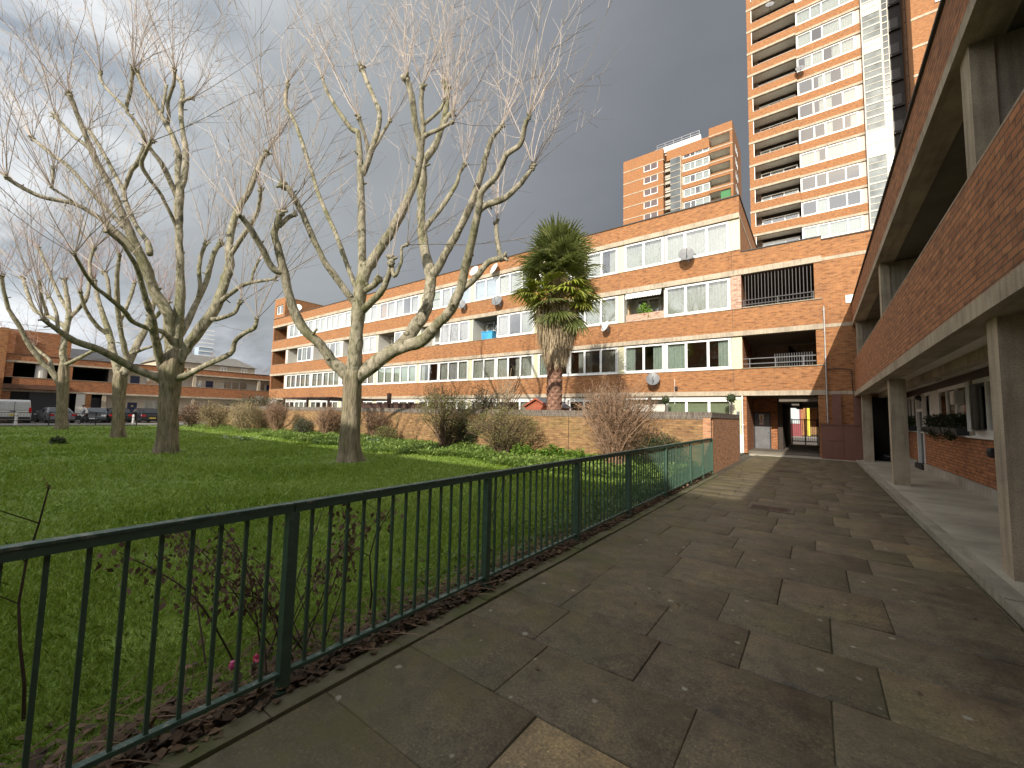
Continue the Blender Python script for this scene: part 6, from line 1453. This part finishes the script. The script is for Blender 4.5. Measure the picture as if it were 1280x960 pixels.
def person():
    p = gz(108, 529.4); bx, by = -52.6, pX(108, 520, -52.6).y
    t = thing('person', 'man in white shirt and dark trousers walking with a bag past parked cars', 'person', (bx, by, 0))
    J = {'pel': (0, 0, .92), 'wa': (0, -.03, 1.05), 'ch': (0, -.12, 1.28), 'nk': (0, -.18, 1.45), 'hd': (0, -.24, 1.55), 'ht': (0, -.27, 1.66),
         'hl': (.10, 0, .88), 'kl': (.11, -.24, .52), 'al': (.10, -.32, .09), 'tl': (.10, -.50, .04), 'hr': (-.10, .02, .88), 'kr': (-.11, .08, .48), 'ar': (-.10, .42, .14), 'tr': (-.10, .30, .03),
         'sl': (.19, -.13, 1.38), 'el': (.25, -.02, 1.12), 'wl': (.25, -.12, .88), 'fl': (.25, -.15, .80), 'sr': (-.19, -.13, 1.38), 'er': (-.24, -.22, 1.12), 'wr': (-.22, -.42, .96), 'fr': (-.22, -.48, .92)}
    rad = {'pel': .14, 'wa': .13, 'ch': .155, 'nk': .06, 'hd': .088, 'ht': .075, 'hl': .10, 'kl': .068, 'al': .05, 'tl': .04, 'hr': .10, 'kr': .068, 'ar': .05, 'tr': .04, 'sl': .065, 'el': .05, 'wl': .036, 'fl': .035, 'sr': .065, 'er': .05, 'wr': .036, 'fr': .035}
    E_ = [('pel', 'wa'), ('wa', 'ch'), ('ch', 'nk'), ('nk', 'hd'), ('hd', 'ht'), ('pel', 'hl'), ('hl', 'kl'), ('kl', 'al'), ('al', 'tl'), ('pel', 'hr'), ('hr', 'kr'), ('kr', 'ar'), ('ar', 'tr'), ('ch', 'sl'), ('sl', 'el'), ('el', 'wl'), ('wl', 'fl'), ('ch', 'sr'), ('sr', 'er'), ('er', 'wr'), ('wr', 'fr')]
    ks = list(J); me = bpy.data.meshes.new('sk'); me.from_pydata([J[k] for k in ks], [(ks.index(a), ks.index(b)) for a, b in E_], [])
    o = bpy.data.objects.new('sk', me); COL.objects.link(o); md = o.modifiers.new('s', 'SKIN'); sd = o.modifiers.new('ss', 'SUBSURF'); sd.levels = 2; sd.render_levels = 2
    for i, k in enumerate(ks): me.skin_vertices[0].data[i].radius = (rad[k], rad[k])
    me.skin_vertices[0].data[0].use_root = True
    dg = bpy.context.evaluated_depsgraph_get(); dg.update(); nm = bpy.data.meshes.new_from_object(o.evaluated_get(dg)); bpy.data.objects.remove(o)
    nm.materials.clear()
    for q in (flat('white shirt', (.75, .75, .76), .8), flat('dark trousers', (.02, .02, .025), .8), flat('skin', (.40, .22, .15), .6), flat('black shoes', (.012, .012, .012), .4)): nm.materials.append(q)
    for pl in nm.polygons:
        c = pl.center; r = 0 if c.z > .95 else 1
        if c.z > 1.46: r = 2
        if c.z < .10: r = 3
        if abs(c.x) > .19 and c.z < .95: r = 2
        pl.material_index = r; pl.use_smooth = True
    b = linkme('body', nm, t)
    q = MB(); q.blob((0, -.235, 1.635), .098, n=12, rings=8, wob=.1, sc=(.95, 1.05, .8)); q.build('hair', flat('dark hair', (.02, .015, .012), .7), t, local=True, smooth=True)
    q = MB(); q.prism([(-.03, -.27, 1.40), (.03, -.27, 1.40), (.045, -.30, 1.05), (-.045, -.30, 1.05)], (0, -.012, 0)); q.prism([(.10, -.2, 1.4), (.16, -.16, 1.4), (.17, -.14, 1.0), (.14, -.2, 1.0)], (0, -.03, 0)); q.build('tie', flat('navy tie', (.015, .02, .05), .6), t, local=True)
    bg = thing('bag', 'dark carrier bag held by the walking man', 'bag', (bx - .22, by - .48, .62)); q = MB(); q.prism([(-.07, -.2, -.3), (.07, -.2, -.3), (.06, -.17, .12), (-.06, -.17, .12)], (0, .36, 0)); q.build('bag_body', BLACKM, bg, local=True); MB().tube([(0, -.1, .12), (0, -.02, .30), (0, .08, .12)], .012, 5).build('handle', BLACKM, bg, local=True)
person()
# far bare trees and street greenery
def far_tree(label, x, y, h, seed, wide=1.0):
    random.seed(seed); t = thing('bare_tree', label, 'tree', (x, y, 0), group='bare trees beyond the buildings'); q = MB(); tw = MB()
    def grow(p, d, L, r, lev):
        k = 4; pts = [p]
        for i in range(k): d = (d + perp(d) * .16 + Vector((0, 0, .05))).normalized(); pts.append(pts[-1] + d * L / k)
        (q if lev < 3 else tw).tube(pts, [r * (1 - .45 * i / k) for i in range(k + 1)], 6 if lev < 2 else 3, cap=False)
        if lev < 5:
            for _ in range(3 if lev else 5): 
                i = random.randint(2, k); grow(pts[i], (d + perp(d) * random.uniform(.45, .95) * wide).normalized(), L * random.uniform(.55, .75), r * .52, lev + 1)
    grow(Vector((x, y, -.1)), Vector((0, 0, 1)), h * .36, h * .022, 0); q.build('trunk', BARKT, t); tw.build('twigs', TWIGP, t); return t
for i, (px, X, h, lab) in enumerate(((318, -92, 11, 'pale bare tree behind the low block next to the far end of the main block'), (250, -90, 16, 'bare tree behind the grey roofed house'), (20, -88, 12, 'dense bare tree beyond the brick stair block at the left edge'), (130, -90, 12, 'bare tree behind the dark slate roof'), (-25, -80, 13, 'bare tree at the far left edge beyond the low block'))):
    far_tree(lab, X, pX(px, 480, X).y, h, 60 + i)

# ================================================================== SKY, SUN, CAMERA
SX, SY, SZ = -.205, 1.0, -.53
W = bpy.data.worlds.new('World'); S.world = W; W.use_nodes = True; nt = W.node_tree; bg = nt.nodes['Background']
sky = nt.nodes.new('ShaderNodeTexSky'); sky.sky_type = 'NISHITA'; sky.sun_disc = False
el = math.atan2(-SZ, math.hypot(SX, SY)); sky.sun_elevation = el; sky.sun_rotation = math.atan2(-SX, -SY); sky.air_density = 1.2; sky.dust_density = 1.5
tc = nt.nodes.new('ShaderNodeTexCoord'); mp = nt.nodes.new('ShaderNodeMapping'); mp.inputs['Scale'].default_value = (1, 1, 2.2); nt.links.new(tc.outputs['Generated'], mp.inputs[0])
def dirdot(v, a, b):
    d = nt.nodes.new('ShaderNodeVectorMath'); d.operation = 'DOT_PRODUCT'; d.inputs[1].default_value = Vector(v).normalized(); nt.links.new(tc.outputs['Generated'], d.inputs[0])
    m_ = nt.nodes.new('ShaderNodeMapRange'); m_.inputs[1].default_value = a; m_.inputs[2].default_value = b; nt.links.new(d.outputs['Value'], m_.inputs[0]); return m_.outputs[0]
n1 = noise_n(nt, mp.outputs[0], 1.9, 7, .55, .4); n2 = noise_n(nt, mp.outputs[0], 5.5, 6, .6, .2)
lightdir = ray(60, -60)
g1 = dirdot(lightdir, .55, 1.0)
def math_(op, a, b):
    m_ = nt.nodes.new('ShaderNodeMath'); m_.operation = op
    for i, v_ in enumerate((a, b)):
        if isinstance(v_, (int, float)): m_.inputs[i].default_value = v_
        else: nt.links.new(v_, m_.inputs[i])
    return m_.outputs[0]
tone = math_('ADD', math_('MULTIPLY', g1, .64), math_('ADD', math_('MULTIPLY', n1, .30), math_('MULTIPLY', n2, .10)))
cl = ramp(nt, [(.10, (1.12, 1.20, 1.37)), (.30, (1.45, 1.55, 1.72)), (.55, (2.0, 2.13, 2.3)), (.80, (2.95, 3.15, 3.3)), (1.0, (4.2, 4.4, 4.5))], tone)
# bright breaks low in the west (left) under the cloud base, and blue sky behind the camera, its unseen white cloud brightened as fill light
lowg = dirdot((0, 0, 1), .26, .02); leftg = dirdot(ray(20, 470), .90, 1.0)
brk = math_('MULTIPLY', math_('MULTIPLY', lowg, leftg), ramp(nt, [(.42, (0, 0, 0)), (.6, (1, 1, 1))], n2).outputs[0])
c = mixc(nt, cl.outputs[0], (6.0, 6.4, 6.9), brk)
back = dirdot((.1, -1, .25), -.25, .6); cover = ramp(nt, [(.42, (0, 0, 0)), (.62, (1, 1, 1))], n1)
bw = math_('MULTIPLY', back, 1.0)
bc = mixc(nt, sky.outputs[0], (16.5, 16.4, 16.2), cover.outputs[0])
c = mixc(nt, c, bc, bw)
nt.links.new(c, bg.inputs['Color']); bg.inputs['Strength'].default_value = .1
sl_ = bpy.data.lights.new('sun', 'SUN'); sl_.energy = 3.5; sl_.angle = math.radians(.5); sl_.color = (1, .93, .82)
so = bpy.data.objects.new('sun', sl_); COL.objects.link(so); so.rotation_euler = Vector((SX, SY, SZ)).to_track_quat('-Z', 'Y').to_euler(); so.location = (5, -20, 30)
cam = bpy.data.cameras.new('camera'); co = bpy.data.objects.new('camera', cam); COL.objects.link(co)
cam.sensor_width = 36; cam.lens = F / 1280 * 36; cam.clip_end = 2000; cam.clip_start = .05
X_, Y_, Z_ = RM[:, 0], -RM[:, 1], -RM[:, 2]
M4 = Matrix(((X_[0], Y_[0], Z_[0], 0), (X_[1], Y_[1], Z_[1], 0), (X_[2], Y_[2], Z_[2], EYE), (0, 0, 0, 1)))
co.matrix_world = M4; S.camera = co
S.view_settings.view_transform = 'Standard'; S.view_settings.look = 'None'; S.view_settings.exposure = .65; S.view_settings.gamma = 1
S.cycles.max_bounces = 6; S.cycles.transparent_max_bounces = 12
S.cycles.use_adaptive_sampling = True
